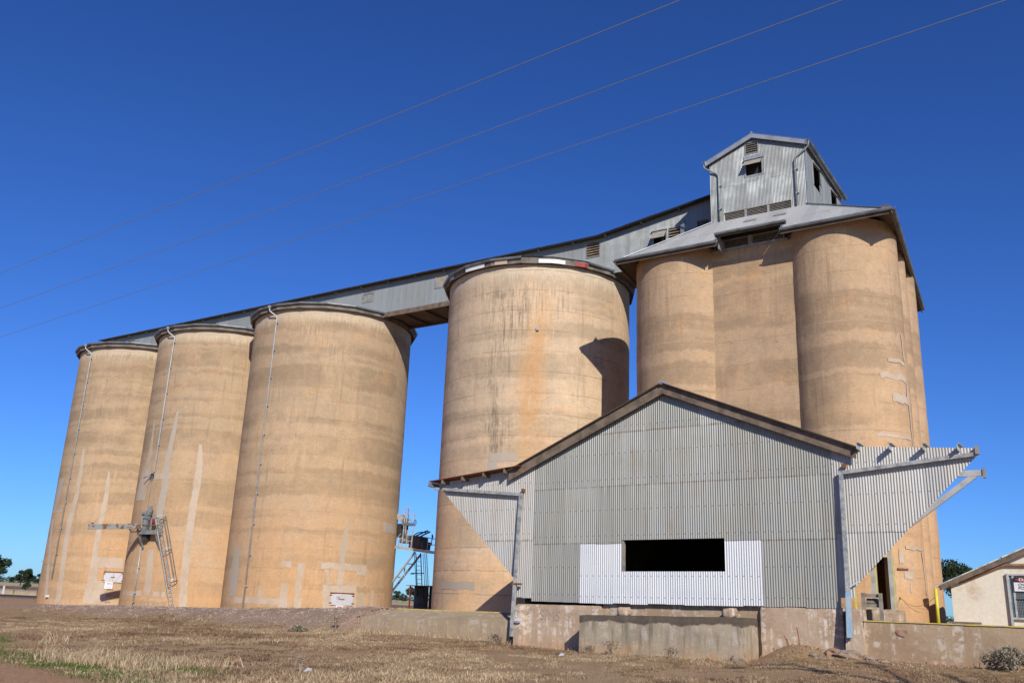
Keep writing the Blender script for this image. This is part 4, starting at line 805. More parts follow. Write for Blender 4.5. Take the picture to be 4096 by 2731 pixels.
mb = MB(); mb.box(TX1 + .012, TX1 + .03, TY0 - .0, TY0 + .28, TZ - .1, TEV - .1); mb.build('corner_flashing', 'flash', ev)
louvre(ev, *vent[:2], TY0, *vent[2:], 5); flap_window(ev, *win[:2], TY0, *win[2:], .30, .42, .42)
for x0, x1 in ((-15.70, -14.62), (-14.48, -13.36), (-13.22, -12.08)): louvre(ev, x0, x1, TY0, 22.22, 22.66, 5, frame=False)
for x in (-14.55, -13.29): MB().box(x - .06, x + .06, TY0 - .04, TY0 + .1, 22.15, 22.68).build('louvre_post', 'flap_frame', ev)
MB().box(-15.76, -12.04, TY0 - .05, TY0 + .1, 22.67, 22.71).build('louvre_head', 'louvre', ev)
for (y0, y1, z0, z1) in (rw1, rw2):
    mb = MB(); mb.box(TX1 - .3, TX1 - .28, y0, y1, z0, z1); wd_ = mb.build('window', 'dark', ev)
    MB().obox((TX1 + .20, (y0 + y1) / 2, z1 - .32), (0, 1, 0), Vector((.45, 0, -.75)).normalized(), Vector((.75, 0, .45)).normalized(), (y1 - y0) / 2, .36, .012).build('flap', 'flap_frame', wd_)
    f = MB(); f.box(TX1 - .02, TX1 + .03, y0 - .06, y0 + .04, z0, z1); f.box(TX1 - .02, TX1 + .03, y1 - .04, y1 + .06, z0, z1); f.box(TX1 - .02, TX1 + .04, y0 + .04, y1 - .04, z1 - .06, z1 + .06); f.build('frame', 'flap_frame', wd_)

# ------------------------------------------------------------------ corrugated iron shed
def shear(x, y, z): return (x, y, z + 0.0125 * (x + 11.6))
shed = thing('iron_shed', 'corrugated iron shed with a gable front, long dark window slot and iron side wings', 'shed', (-11.6, 26.63, 0))
SX0, SX1, SY = -16.58, -6.45, 26.63
RX, RZ, BZ = -11.64, 8.39, 5.86
def S(): return MB(shear)
def sroof(x): return RZ - .10 - abs(x - RX) * (RZ - BZ) / 5.86
slot = (-13.20, -9.75, 2.49, 3.47)
def smat(r, x):
    if r == 0 and -14.55 < x < -8.45: return 'galv_new'
    return 'galv'
corr_wall(shed, smat, (0, SY, 0), (1, 0, 0), (0, 0, 1), (0, -1, 0), SX0, SX1, 1.50, sroof, [slot], (3.41, 5.24, 7.02), 8, 8, ragged=.02, fn=shear)
ltop = lambda x: 5.69 + (x + 20.78) * .0875
rtop = lambda x: 5.69 + (-2.67 - x) * .0875
def llo(x): return 1.62 if x > -16.95 else (1.64 if x > -17.25 else 2.22 + (-17.25 - x) * .955)
def rlo(x): return 1.78 if x < -6.05 else 2.06 + (x + 6.05) * 1.02
corr_wall(shed, 'galv_wing', (0, SY - .006, 0), (1, 0, 0), (0, 0, 1), (0, -1, 0), -20.80, SX0 + .02, llo, lambda x: min(ltop(x), sroof(x)) if x > -17.5 else ltop(x), (), (3.55,), 8, 8, ragged=0, fn=shear, name='wing_sheet')
corr_wall(shed, 'galv_wing', (0, SY - .006, 0), (1, 0, 0), (0, 0, 1), (0, -1, 0), SX1 - .02, -2.66, rlo, lambda x: min(rtop(x), sroof(x)) if x < -5.8 else rtop(x), (), (3.58,), 8, 8, ragged=0, fn=shear, name='wing_sheet')
# gable roof and barge boards
for sx, ex in ((-1, RX - 5.9), (1, RX + 5.9)):
    ez = BZ; axr = Vector((0, 1, 0)); d = Vector((RX - ex, 0, RZ - ez)); L = d.length; d.normalize(); n_ = axr.cross(d); n_ = n_ if n_.z > 0 else -n_
    corr_wall(shed, 'galv_roof', (ex, 0, ez + .06), axr, d, n_, 26.28, 39.4, 0, L + .02, (), (), 27, 4, fn=shear, name='roof_sheet')
    q0, q1 = Vector((RX, 26.42, RZ + .02)), Vector((ex, 26.42, ez + .02)); dn = Vector((0, 0, -.30)); mb = S()
    mb.hull([q0, q1, q1 + dn, q0 + dn], [q + Vector((0, .05, 0)) for q in (q0, q1, q1 + dn, q0 + dn)]); mb.build('barge_board', 'timber', shed)
    mb = S(); mb.bar(q0 + Vector((0, .02, .05)), q1 + Vector((0, .02, .05)), .20, .025); mb.build('barge_capping', 'steel_dark', shed)
    k0, k1 = Vector((RX, 30, RZ - .12)), Vector((ex * .98, 30, ez - .1)); mb = S(); mb.bar(k0, k1, .1, .2); mb.build('rafter', 'timber', shed)
S().tube([(RX, 26.3, RZ + .07), (RX, 39.4, RZ + .07)], .07, 8).build('ridge_capping', 'flash', shed)
# wing purlin ends, left wing roof edge, right wing bare frames
for x in (-17.62, -18.52, -19.45, -20.35): S().box(x - .03, x + .04, 26.22, 27.6, ltop(x) - .13, ltop(x) + .02).build('purlin_end', 'timber', shed)
mb = S(); mb.hull([Vector((-17.0, 26.2, ltop(-17) + .03)), Vector((-20.95, 26.2, ltop(-20.95) + .03)), Vector((-20.95, 37, ltop(-20.95) + .03)), Vector((-17.0, 37, ltop(-17) + .03))], [Vector((-17.0, 26.2, ltop(-17) + .055)), Vector((-20.95, 26.2, ltop(-20.95) + .055)), Vector((-20.95, 37, ltop(-20.95) + .055)), Vector((-17.0, 37, ltop(-17) + .055))]); mb.build('wing_roof', 'rust', shed)
MB().box(-24.5, -17.05, 35.6, 41.0, 5.14, 5.24).build('rear_awning_roof', 'galv', shed)
for y in (36, 40.6): MB().box(-17.4, -17.3, y - .05, y + .05, -.2, 5.14).build('awning_post', 'steel', shed)
S().box(-20.98, -20.88, 26.2, 27.0, 5.52, 5.68).build('gutter_stub', 'timber_grey', shed)
for x in (-5.65, -4.79, -3.93, -3.08):
    mb = S(); z = rtop(x); mb.box(x - .02, x - .005, 26.22, 26.9, z - .12, z + .06); mb.box(x - .02, x + .06, 26.22, 26.9, z + .045, z + .06); mb.build('purlin_end', 'steel_light', shed)
S().box(-2.70, -2.62, 26.4, 26.62, 5.50, 5.72).build('wing_end_cap', 'timber_grey', shed)
for yb in (31.1,):
    mb = MB(); mb.bar((-6.0, yb, 5.76), (-3.02, yb, 5.78), .10, .19); mb.build('wing_beam', 'steel_light', shed)
    MB().bar((-6.0, yb, 3.70), (-3.25, yb, 5.72), .09, .17).build('wing_strut', 'steel_light', shed)
    MB().box(-3.03, -2.95, yb - .09, yb + .09, 5.62, 5.92).build('beam_end_plate', 'timber_grey', shed)
    MB().box(-3.72, -3.62, yb - .12, yb + .12, 5.86, 5.93).build('purlin_cleat', 'steel_light', shed)
# columns and footings under the right wing
for (x, y) in ((-5.88, 28.3), (-5.92, 31.1)):
    c = MB(); c.box(x - .075, x + .05, y - .09, y - .08, 1.58, 5.8); c.box(x - .075, x + .05, y + .08, y + .09, 1.58, 5.8); c.box(x - .02, x - .008, y - .08, y + .08, 1.58, 5.8); co = c.build('steel_column', 'steel_light', shed)
    MB().box(x + .052, x + .075, y - .092, y - .078, 1.6, 3.6).build('yellow_edge', 'yellow', co)
    MB().rbox(x - .30, x + .27, y - .28, y + .3, 1.2, 1.58 if y < 30 else 1.62, .1, .012, .05, x * 3 + y).build('footing', 'base', shed)
MB().box(-6.08, -6.05, 26.66, 26.72, 1.55, 2.12).build('yellow_edge', 'yellow', shed)
# slot lining, dark interior
S().box(-13.28, -13.14, SY + .02, SY + .16, 2.46, 3.5).build('slot_jamb', 'timber_grey', shed)
S().box(-13.25, -9.72, SY + .02, SY + .14, 2.42, 2.485).build('slot_sill', 'steel_dark', shed)
MB().box(-9.66, -9.60, 26.9, 39.2, 1.2, 7.2).build('inner_partition', 'timber_brown', shed)
MB().box(-17.05, -17.0, 26.9, 39.2, 1.2, 5.9).build('side_wall', 'galv', shed)
MB().box(-17.0, -9.66, 39.15, 39.2, 1.2, 8.0).build('rear_wall', 'timber_brown', shed)
MB().box(-17.0, -6.3, 27.35, 41.2, 1.1, 1.25).build('floor', 'plat', shed)
mb = S(); mb.prism([(-9.66, 1.2), (SX1, 1.2), (SX1, 5.6), (-9.66, 7.0)], 39.1, 39.15)
# foundation
S().rbox(-17.12, -13.95, 26.64, 27.3, -.5, 1.43, .15, .012, .03, 1).build('foundation_wall', 'base', shed)
S().rbox(-17.18, -16.78, 26.50, 27.2, -.5, 1.40, .12, .012, .03, 2).build('foundation_pilaster', 'base', shed)
S().rbox(-13.96, -8.74, 26.80, 27.3, -.5, 1.52, .15, .01, .02, 3).build('foundation_wall', 'plat', shed)
S().rbox(-8.76, -6.42, 26.64, 27.3, -.5, 1.52, .15, .012, .04, 4).build('foundation_wall', 'base', shed)
mb = MB(); mb.hull([Vector(q) for q in ((-6.36, 26.28, -.3), (-5.78, 26.28, -.3), (-5.94, 26.45, 1.55), (-6.30, 26.45, 1.60))], [Vector(q) for q in ((-6.36, 27.2, -.3), (-5.78, 27.2, -.3), (-5.94, 27.2, 1.55), (-6.30, 27.2, 1.60))]); mb.build('buttress', 'base', shed)
text_mesh('SIMS', 0.46, 'graffiti', shed, (-15.82, 26.626, 1.02), (1, 0, -.02), (0, 0, 1), 'graffiti_lettering', -0.004, 0.9)
# wing gutters that drain into the downpipes
zl = lambda x, z: z + 0.0125 * (x + 11.6)
def sq_pipe(pts, wd, mat, name):
    m = MB()
    for p, q in zip(pts, pts[1:]): m.bar(p, q, wd, wd, (0, 1, 0))
    return m.build(name, mat, shed)
sq_pipe([(-20.86, 26.50, 5.36), (-17.02, 26.50, 5.02)], .10, 'pipe_grey', 'wing_gutter')
d1 = sq_pipe([(-17.03, 26.49, 5.07), (-17.19, 26.44, .30)], .105, 'pipe_grey', 'downpipe')
for z in (2.0, .78): MB().box(-17.25, -16.88, 26.40, 26.50, z - .03, z + .03).build('pipe_clip', 'rust' if z > 1 else 'pipe', d1)
sq_pipe([(-2.74, 26.50, 5.62), (-6.20, 26.50, 5.28)], .10, 'pipe_grey', 'wing_gutter')
d2 = sq_pipe([(-6.19, 26.47, 5.33), (-6.19, 26.40, 1.95)], .105, 'pipe_grey', 'downpipe'); MB().bar((-6.19, 26.40, 1.97), (-6.19, 26.24, .80), .125, .125, (0, 1, 0)).build('lower_length', 'pipe_blue', d2)
MB().bar((-6.22, 26.36, 2.1), (-5.92, 26.5, 2.28), .05, .03).build('pipe_clip', 'pipe', d2)
for x, z in ((-16.98, 5.10), (-6.10, 5.42)): MB().box(x - .04, x + .04, 26.47, 26.6, z, z + .12).build('bracket', 'rust', shed)

# ------------------------------------------------------------------ dock, platforms
def shear2(x, y, z): return (x, y, z + (0.022 * (x + 11.6) if z > 0.2 else 0))
mb = MB(shear2); mb.rbox(-14.14, -8.86, 25.55, 26.79, -.5, 1.155, .14, .014, .035, 9); dk = mb.build('loading_dock', 'dock'); tag(dk, 'stained concrete loading dock block below the slot of the iron shed', 'dock')
for x, lb in ((-13.05, 'rounded concrete wheel stop on the dock top, nearer the SIMS lettering'), (-9.62, 'rounded concrete wheel stop on the dock top, nearer the earth heap')):
    mb = MB(); zt = 1.15 + .022 * (x + 11.6)
    mb.rbox(x - .18, x + .18, 26.32, 26.76, zt - .03, zt + .26, .06, .03, .10, x); o = mb.build('wheel_stop', 'base', smooth=True); tag(o, lb, 'wheel stop', 'wheel stops on the dock')
pr = thing('concrete_platform', 'long concrete platform with worn yellow edge line, right of the iron shed', 'platform', (0, 30, 0))
MB().rbox(-5.90, 9.0, 26.62, 50.0, -.5, 1.262, .25, .012, .025, 14).build('slab', 'plat', pr)
mb = MB(); xs_ = np.arange(-5.88, 8.9, .35)
for a, b in zip(xs_, xs_[1:]):
    j0, j1 = .10 + .03 * mnoise.noise(Vector((a * 3, 0, 0))), .014 + .010 * mnoise.noise(Vector((a * 5, 4, 0))); mb.box(a, b - .0, 26.595, 26.62 + j0, 1.262 - j1, 1.274)
mb.build('yellow_line', 'yellow_line', pr)
M['redmark'] = m_plain('faded_red_mark', (0.30, 0.13, 0.09), .9, 0, .3, 5.0, (0.38, 0.24, 0.155), thr=(.42, .6))
mb = MB(); mb.add([(-4.93 + (.14 + .02 * math.sin(3 * t)) * math.cos(t), 26.592, .99 + (.10 + .015 * math.cos(2 * t + 1)) * math.sin(t)) for t in np.linspace(0, 2 * math.pi, 22, endpoint=False)], [tuple(range(22))]); mb.build('red_paint_mark', 'redmark', pr)
pl = thing('sloping_apron', 'low concrete platform with sloping apron and yellow edge, left of the iron shed', 'platform', (-20.5, 28, 0))
mb = MB()
A_ = [(-24.3, 26.70, -.4), (-24.15, 26.70, .62), (-23.15, 27.65, 1.0), (-23.15, 30.5, 1.0), (-24.3, 30.5, -.4)]; B_ = [(-17.42, 26.70, -.4), (-17.42, 26.70, .80), (-17.50, 27.65, 1.035), (-17.50, 30.5, 1.035), (-17.42, 30.5, -.4)]
NN = 24
for i in range(NN + 1):
    t = i / NN
    for a, b in zip(A_, B_): mb.v.append(tuple(Vector(a).lerp(Vector(b), t) + Vector((0, .008 * math.sin(i * 2.1), .006 * math.sin(i * 1.3)))))
for i in range(NN):
    for j in range(5): a, c = i * 5 + j, (i + 1) * 5 + j; mb.f.append((a, c, (i + 1) * 5 + (j + 1) % 5, i * 5 + (j + 1) % 5))
mb.f += [tuple(range(5)), tuple(range(NN * 5 + 4, NN * 5 - 1, -1))]; mb.build('slab', 'apron', pl)
mb = MB(); mb.bar((-23.2, 27.68, 1.01), (-17.5, 27.68, 1.045), .09, .03); mb.bar((-23.75, 28.6, .98), (-23.2, 27.68, 1.01), .09, .03); mb.build('yellow_line', 'yellow_line', pl)

# ------------------------------------------------------------------ things on the right platform
fr = thing('timber_stand', 'small weathered timber stand in front of the steel column under the right wing', 'stand', (-5.8, 27.75, 1.27))
for x in (-6.07, -5.60): MB().box(x - .045, x + .045, 27.55, 27.65, 1.27 if x > -6 else 1.45, 2.02).build('post', 'timber_grey', fr)
for z in (1.95, 1.68): MB().box(-6.03, -5.64, 27.63, 27.67, z - .05, z + .05).build('rail', 'timber_grey', fr)
MB().obox((-5.84, 27.75, 1.80), (1, 0, 0), (0, .8, .6), (0, -.6, .8), .18, .10, .02).build('tray', 'timber_grey', fr)
ps = thing('yellow_post', 'slim yellow steel post standing at the platform edge', 'post', (-4.08, 27.1, 1.26))
mb = MB(); mb.smooth = True; mb.tube([(-4.08, 27.1, 1.26), (-4.08, 27.1, 2.16)], .042, 12); mb.build('tube', 'yellow', ps); MB().box(-4.16, -4.0, 27.02, 27.18, 1.262, 1.275).build('base_plate', 'yellow', ps)
def sag(p, q, s_, n=18): p, q = Vector(p), Vector(q); return [p.lerp(q, i / n) - Vector((0, 0, s_ * 4 * (i / n) * (1 - i / n))) for i in range(n + 1)]
hk = on(-9.59, 44.0, 2.66, 0.778, 2.25); mb = MB(); mb.tube(sag(hk, (-4.08, 27.12, 1.98), .32, 24), .007, 6); o = mb.build('barrier_chain', 'yellow'); tag(o, 'yellow chain strung from the right bin to the yellow post', 'chain')
mb = MB(); mb.tube([hk + Vector((0, -.02, -.05)), hk + Vector((.45, -1.2, -.34)), hk + Vector((.95, -2.6, -.55)), hk + Vector((1.3, -3.4, -.62))], .008, 6); o = mb.build('hanging_rope', 'rope'); tag(o, 'thin brown rope hanging down from the chain hook on the right bin', 'rope')
MB().box(hk.x - .03, hk.x + .03, hk.y - .05, hk.y + .02, hk.z - .04, hk.z + .04).build('chain_hook', 'yellow', ev)
o = MB().rbox(-5.55, -4.5, 39.9, 40.1, 1.262, 1.36, .2, .01, .02, 5).build('timber_plank', 'timber'); tag(o, 'dark timber plank lying on the platform before the cream building', 'plank')
# cream building
an_ = thing('cream_outbuilding', 'cream rendered outbuilding with flaking roof at the right edge of the picture', 'building', (0, 43, 1.26))
AX, AYF = -5.85, 42.85
slp = .462; rz = lambda x: 2.80 + (x - AX) * slp if x < 1.2 else 2.80 + (2.4 - x - AX) * slp
mb = MB(); mb.prism([(AX, 1.2), (7.7, 1.2), (7.7, rz(7.7)), (1.2, rz(1.2)), (AX, rz(AX))], AYF, 49.0); mb.build('wall', 'render', an_)
for a, b in (((AX - .40, rz(AX - .40)), (1.2, rz(1.2))), ((8.2, rz(8.2)), (1.2, rz(1.2)))):
    d = Vector((b[0] - a[0], 0, b[1] - a[1])); L = d.length; d.normalize(); nn = Vector((0, 1, 0)).cross(d); nn = nn if nn.z > 0 else -nn
    for k in range(3):
        L0, L1 = L * k / 3, L * (k + 1) / 3 + .05; c = Vector((a[0], 45.9, a[1])) + d * (L0 + L1) / 2 + nn * (.17 + .012 * k); MB().obox(c, d, (0, 1, 0), nn, (L1 - L0) / 2, 3.3, .03).build('roof_sheet', 'asbestos', an_)
    c = Vector((a[0], AYF - .25, a[1])) + d * L / 2 + nn * .06; MB().obox(c, d, (0, 1, 0), nn, L / 2, .025, .10).build('barge_board', 'timber', an_)
mb = MB(); mb.smooth = True; mb.tube([(AX + .35, AYF - .10, rz(AX + .35) - .06), (-3.9, AYF - .10, rz(-3.9) - .10), (-3.7, AYF - .10, rz(-3.9) - .05), (2, AYF - .10, rz(-3.9) - .0)], .055, 8); mb.build('conduit', 'copper', an_)
gx0, gx1, gz0, gz1 = -3.70, -1.0, 1.60, 3.24
dr = MB().box(gx0 + .05, gx1, AYF - .06, AYF - .02, gz0, gz1).build('grille_door', 'mesh_blue', an_)
f = MB(); f.box(gx0 - .03, gx0 + .06, AYF - .13, AYF - .03, gz0 - .35, gz1 + .08); f.box(gx0 + .06, gx1, AYF - .129, AYF - .03, gz1, gz1 + .06); f.box(gx0 + .06, gx1, AYF - .129, AYF - .03, gz0 - .08, gz0); f.box(gx0 + .16, gx0 + .24, AYF - .10, AYF - .06, gz0, gz1); f.build('frame', 'steel_light', dr)
mb = MB()
for x in np.arange(gx0 + .28, gx1, .06): mb.box(x - .006, x + .006, AYF - .09, AYF - .075, gz0, gz1)
for z in np.arange(gz0 + .03, gz1, .06): mb.box(gx0 + .24, gx1, AYF - .094, AYF - .082, z - .006, z + .006)
mb.build('wire_mesh', 'steel', dr); MB().box(gx0 + .24, gx1, AYF - .12, AYF - .06, 2.28, 2.34).build('cross_bar', 'steel_dark', dr)
sg = thing('powerline_sign', 'white overhead powerlines danger sign on the blue grille of the cream building', 'sign', (-2.4, AYF - .15, 2.78))
sx0, sx1, sz0, sz1 = -3.48, -2.20, 2.62, 3.17
MB().box(sx0, sx1, AYF - .17, AYF - .15, sz0, sz1).build('panel', 'white', sg); bd = MB().box(sx0, sx1, AYF - .175, AYF - .171, sz1 - .20, sz1).build('black_band', 'black', sg)
mb = MB(); xc, zc = (sx0 + sx1) / 2, sz1 - .10; mb.add([(xc + .58 * math.cos(t), AYF - .18, zc + .085 * math.sin(t)) for t in np.linspace(0, 2 * math.pi, 24, endpoint=False)], [tuple(range(24))]); mb.build('red_oval', 'signred', bd)
text_mesh('DANGER', .15, 'white', sg, (xc, AYF - .185, zc), (1, 0, 0), (0, 0, 1), 'lettering', .002, 1.5); text_mesh('OVERHEAD', .15, 'signtext', sg, (xc, AYF - .18, sz1 - .30), (1, 0, 0), (0, 0, 1), 'lettering', .002, 1.25); text_mesh('POWERLINES', .15, 'signtext', sg, (xc, AYF - .18, sz1 - .43), (1, 0, 0), (0, 0, 1), 'lettering', .002, 1.1)

# ------------------------------------------------------------------ spout platform, ladder and cage on the second silo
cx, cy = SILOS[1]
sp_ = thing('spout_platform', 'grey steel outloading platform with swung-out spout arm, on the silo second from left', 'platform', (cx, cy - 6.6, 5.4))
aT = 0.16; eT = Vector((math.cos(aT), math.sin(aT), 0)); eR = Vector((math.sin(aT), -math.cos(aT), 0)); cc = Vector((cx, cy, 0)); UP = Vector((0, 0, 1))
def L(t, r, z): return cc + eR * r + eT * t + UP * z
mb = MB(); mb.obox(L(0, 6.30, 5.42), eT, eR, UP, .92, .34, .03); dkk = mb.build('deck', 'steel', sp_)
for a, b in ((L(-.92, 6.64, 5.46), L(.92, 6.64, 5.46)), (L(-.92, 5.95, 5.46), L(-.92, 6.64, 5.46)), (L(.92, 5.9, 5.46), L(.92, 6.64, 5.46))): MB().bar(a, b, .03, .30).build('kick_plate', 'steel', dkk)
mb = MB(); mb.obox(L(-.45, 6.2, 5.15), eT, eR, UP, .22, .2, .25); mb.build('drive_box', 'steel_dark', sp_)
for t in (-.85, .85): MB().bar(L(t, 6.6, 5.36), L(t * .95 + .05, 5.98, 4.28), .09, .11).build('brace', 'steel', sp_)
rail = MB(); rail.smooth = True
for t, r in ((-.9, 6.62), (.30, 6.62), (.9, 6.62), (.9, 6.1)): rail.tube([L(t, r, 5.45), L(t, r, 6.47)], .025, 6)
for z in (6.47, 5.98): rail.tube([L(-.65, 6.62, z), L(.9, 6.62, z), L(.9, 6.02, z)], .022, 6)
rail.tube([L(-.65, 6.62, 6.47), L(-.85, 6.62, 6.3), L(-.9, 6.62, 6.1)], .022, 6); rail.build('handrail', 'steel', sp_)
col = MB(); col.obox(L(-.42, 6.40, 6.15), eT, eR, UP, .16, .16, .72); col.obox(L(-.40, 6.36, 6.85), eT, eR, UP, .22, .12, .10); col.build('slew_column', 'steel', sp_)
hd = MB(); hd.obox(L(-.62, 6.40, 6.93), (eT * .95 + UP * .28).normalized(), eR, (UP * .95 - eT * .28).normalized(), .42, .10, .09); hd.obox(L(-.22, 6.40, 7.14), (eT * .97 + UP * .2).normalized(), eR, UP, .12, .09, .24); hd.build('jib_head', 'steel', sp_)
fm = MB()
for p, q in ((L(-1.0, 6.3, 5.9), L(-.95, 6.3, 6.72)), (L(-.95, 6.3, 6.72), L(-.5, 6.3, 6.75)), (L(-1.0, 6.3, 5.9), L(-.6, 6.3, 5.86))): fm.bar(p, q, .05, .05)
fm.build('gate_frame', 'steel_light', sp_)
MB().obox(L(.02, 6.2, 6.42), eT, eR, UP, .13, .03, .30).build('panel', 'steel', sp_)
wb = MB(); wb.obox(L(.34, 6.50, 6.28), eT, eR, UP, .13, .10, .15); wb.obox(L(.34, 6.40, 6.05), eT, eR, UP, .10, .06, .06); wbo = wb.build('winch', 'red', sp_)
vl = MB()
for k in range(3):
    c = L(-.10 + .06 * (k % 2), 6.50, 5.95 + .22 * k); pts = [c + (eT * math.cos(t) + UP * math.sin(t)) * .11 for t in np.linspace(0, 2 * math.pi, 13)]; vl.tube(pts, .014, 5)
vl.build('valve_wheels', 'steel_dark', sp_)
# arm: open square spout
tip, end = Vector((-61.40, 38.15, 5.56)), Vector((-60.15, 41.45, 5.88)); arm = MB(); hx = .18
dA = (end - tip).normalized(); sA = dA.cross(Vector((0, 0, 1))).normalized(); uA = sA.cross(dA).normalized(); LA = (end - tip).length
for s_ in (1, -1): arm.obox((tip + end) / 2 + sA * s_ * hx, dA, sA, uA, LA / 2, .015, hx)
for s_ in (1, -1): arm.obox((tip + end) / 2 + uA * s_ * (hx - .012), dA, sA, uA, LA / 2, hx - .016, .012)
ao = arm.build('spout_arm', 'steel_rust', sp_)
MB().obox(tip + dA * .25 + sA * (hx + .02) + uA * .05, dA, sA, uA, .10, .01, .03).build('end_tab', 'rust', ao); MB().obox(tip + dA * .25 + uA * (hx + .05), dA, sA, uA, .08, .05, .06).build('cable_lug', 'rust', ao)
mb = MB(); mb.tube([end - dA * .75 - uA * .17, end - dA * .65 - uA * .40, end - dA * .25 - uA * .40, end - dA * .15 - uA * .17], .04, 6); mb.build('arm_handle', 'steel_dark', ao)
pul = MB(); pv = on(cx, cy, 6.12, .02, 9.72); pul.obox(pv, eT, eR, UP, .06, .14, .16); pul.tube([pv - eT * .25 - UP * .12, pv + UP * .08], .06, 8); pul.tube([pv + UP * (-.3) + eT * .02, pv + UP * (-.05)], .03, 6); pul.build('pulley_bracket', 'steel_dark', sp_)
cb = MB(); cb.tube([tip + dA * .25 + uA * .25, pv + eR * .1], .010, 5); cb.tube([pv + eR * .1 + eT * .05, L(.34, 6.48, 6.45)], .012, 5); cb.tube([pv + eR * .05, L(-.62, 6.40, 7.0)], .010, 5); cb.build('cables', 'cable', sp_)
# ladder with safety cage
lb, lt = L(2.72, 5.82, .15), L(.56, 6.42, 6.62)
lad = thing('caged_ladder', 'steel ladder with safety cage climbing to the spout platform', 'ladder', tuple(lb))
ld = (lt - lb).normalized(); lt_ = (eR - ld * eR.dot(ld)).normalized(); lo_ = lt_.cross(ld).normalized()
if lo_.dot(eT) < 0: lo_ = -lo_
LL = (lt - lb).length
for s_ in (-.2, .2): MB().obox((lb + lt) / 2 + lt_ * s_, ld, lt_, lo_, LL / 2, .018, .035).build('stile', 'steel_light', lad)
for k in range(int(LL / .3)):
    p = lb + ld * (.2 + .3 * k); MB().tube([p - lt_ * .2, p + lt_ * .2], .016, 6).build('rung', 'steel', lad)
def cage_pt(h, a, rr=.37): return lb + ld * h + lo_ * (.36 + rr * math.cos(a)) + lt_ * (rr * math.sin(a))
for h in (1.95, 4.25, 6.72):
    pts = [lb + ld * h - lt_ * .2] + [cage_pt(h, a) for a in np.linspace(-2.1, 2.1, 15)] + [lb + ld * h + lt_ * .2]; m = MB()
    for p, q in zip(pts, pts[1:]): m.bar(p, q, .012, .06, ld)
    m.build('cage_hoop', 'steel_light', lad)
for a in (-1.7, -1.0, -.35, .35, 1.0, 1.7): MB().bar(cage_pt(1.95, a), cage_pt(6.72, a), .035, .012, lo_).build('cage_bar', 'steel', lad)
for h in (1.95, 4.1): MB().bar(lb + ld * h - lt_ * .25, lb + ld * h - lt_ * .45 - lo_ * .15, .03, .03).build('wall_stay', 'steel', lad)

# ------------------------------------------------------------------ loading gantry behind the gap between silos three and four
gan = thing('loading_gantry', 'dark steel loading gantry with ladder, seen in the gap between the third and fourth silos', 'gantry', (-42, 52, 0))
def G(x, y, dy=0.0):
    YY = 52 + dy; k = YY / 52; X = (-44.3 + (x - 80) * .00662); Z = 5.03 - (y - 680) / 193.0; return Vector((X * k, YY, 1.3 + (Z - 1.3) * k))
def gbar(name, p, q, wd=.07, ht=.07, mat='steel', dy=0.0, par=None): return MB().bar(G(*p, dy), G(*q, dy), wd, ht, (0, 0, 1)).build(name, mat, par or gan)
for dy in (-.6, .6): gbar('platform_beam', (-120, 640), (700, 752), .12, .20, 'steel_light' if dy < 0 else 'steel_dark', dy)
mb = MB(); a, b = G(-120, 645), G(700, 757); mb.obox((a + b) / 2, (b - a).normalized(), (0, 1, 0), (b - a).normalized().cross(Vector((0, 1, 0))), (b - a).length / 2, .55, .03); mb.build('walkway', 'steel_dark', gan)
for p, q in (((322, 205), (300, 710)), ((192, 90), (165, 690)), ((236, 430), (228, 700)), ((125, 560), (120, 650)), ((212, 190), (205, 480))): gbar('post', p, q, .06, .06, 'steel_light', -.6)
for p, q in (((205, 190), (325, 210)), ((220, 110), (295, 130)), ((240, 205), (290, 220)), ((150, 118), (195, 122)), ((140, 170), (200, 172)), ((180, 435), (300, 450)), ((90, 530), (230, 560)), ((190, 490), (290, 510)), ((170, 570), (300, 585)), ((95, 540), (140, 480))): gbar('rail', p, q, .04, .04, 'steel_light', -.6)
for p, q in (((222, 110), (235, 260)), ((225, 260), (290, 320)), ((110, 250), (195, 310))): gbar('stay', p, q, .04, .04, 'steel', -.4)
m = MB(); a = G(150, 265, -.2); m.obox(a, Vector((.85, 0, -.5)).normalized(), (0, 1, 0), Vector((.5, 0, .85)).normalized(), .34, .4, .16); m.build('chute', 'steel_light', gan)
m = MB(); m.obox(G(238, 350, -.3), (1, 0, -.05), (0, 1, 0), (0, 0, 1), .30, .35, .10); m.build('motor_plate', 'steel', gan)
m = MB(); m.obox(G(150, 440), (1, 0, 0), (0, 1, 0), (0, 0, 1), .28, .4, .48); m.build('hopper', 'steel_dark', gan)
m = MB(); m.obox(G(235, 560), (1, 0, 0), (0, 1, 0), (0, 0, 1), .42, .30, .28); m.build('gearbox', 'steel', gan)
for k, (x, y, w_, h_) in enumerate(((350, 600, .16, .46), (400, 610, .16, .48), (450, 620, .16, .44), (500, 650, .14, .28))): MB().obox(G(x, y), (1, 0, -.1), (0, 1, 0), (.1, 0, 1), w_, .45, h_).build('belt_guard', 'steel_dark', gan)
m = MB(); m.tube([G(330, 505), G(380, 472), (G(440, 462)), G(500, 470)], .04, 6); m.build('curved_rail', 'steel_dark', gan); gbar('upper_rail', (365, 512), (520, 443), .08, .08, 'steel_dark'); gbar('upper_rail', (420, 525), (555, 458), .08, .08, 'steel_dark'); gbar('cross_rail', (480, 450), (555, 460), .08, .06, 'steel_dark')
for p, q in (((465, 530), (640, 557)), ((530, 560), (530, 700)), ((530, 630), (640, 642)), ((585, 550), (585, 650))): gbar('handrail', p, q, .05, .05, 'steel', -.5)
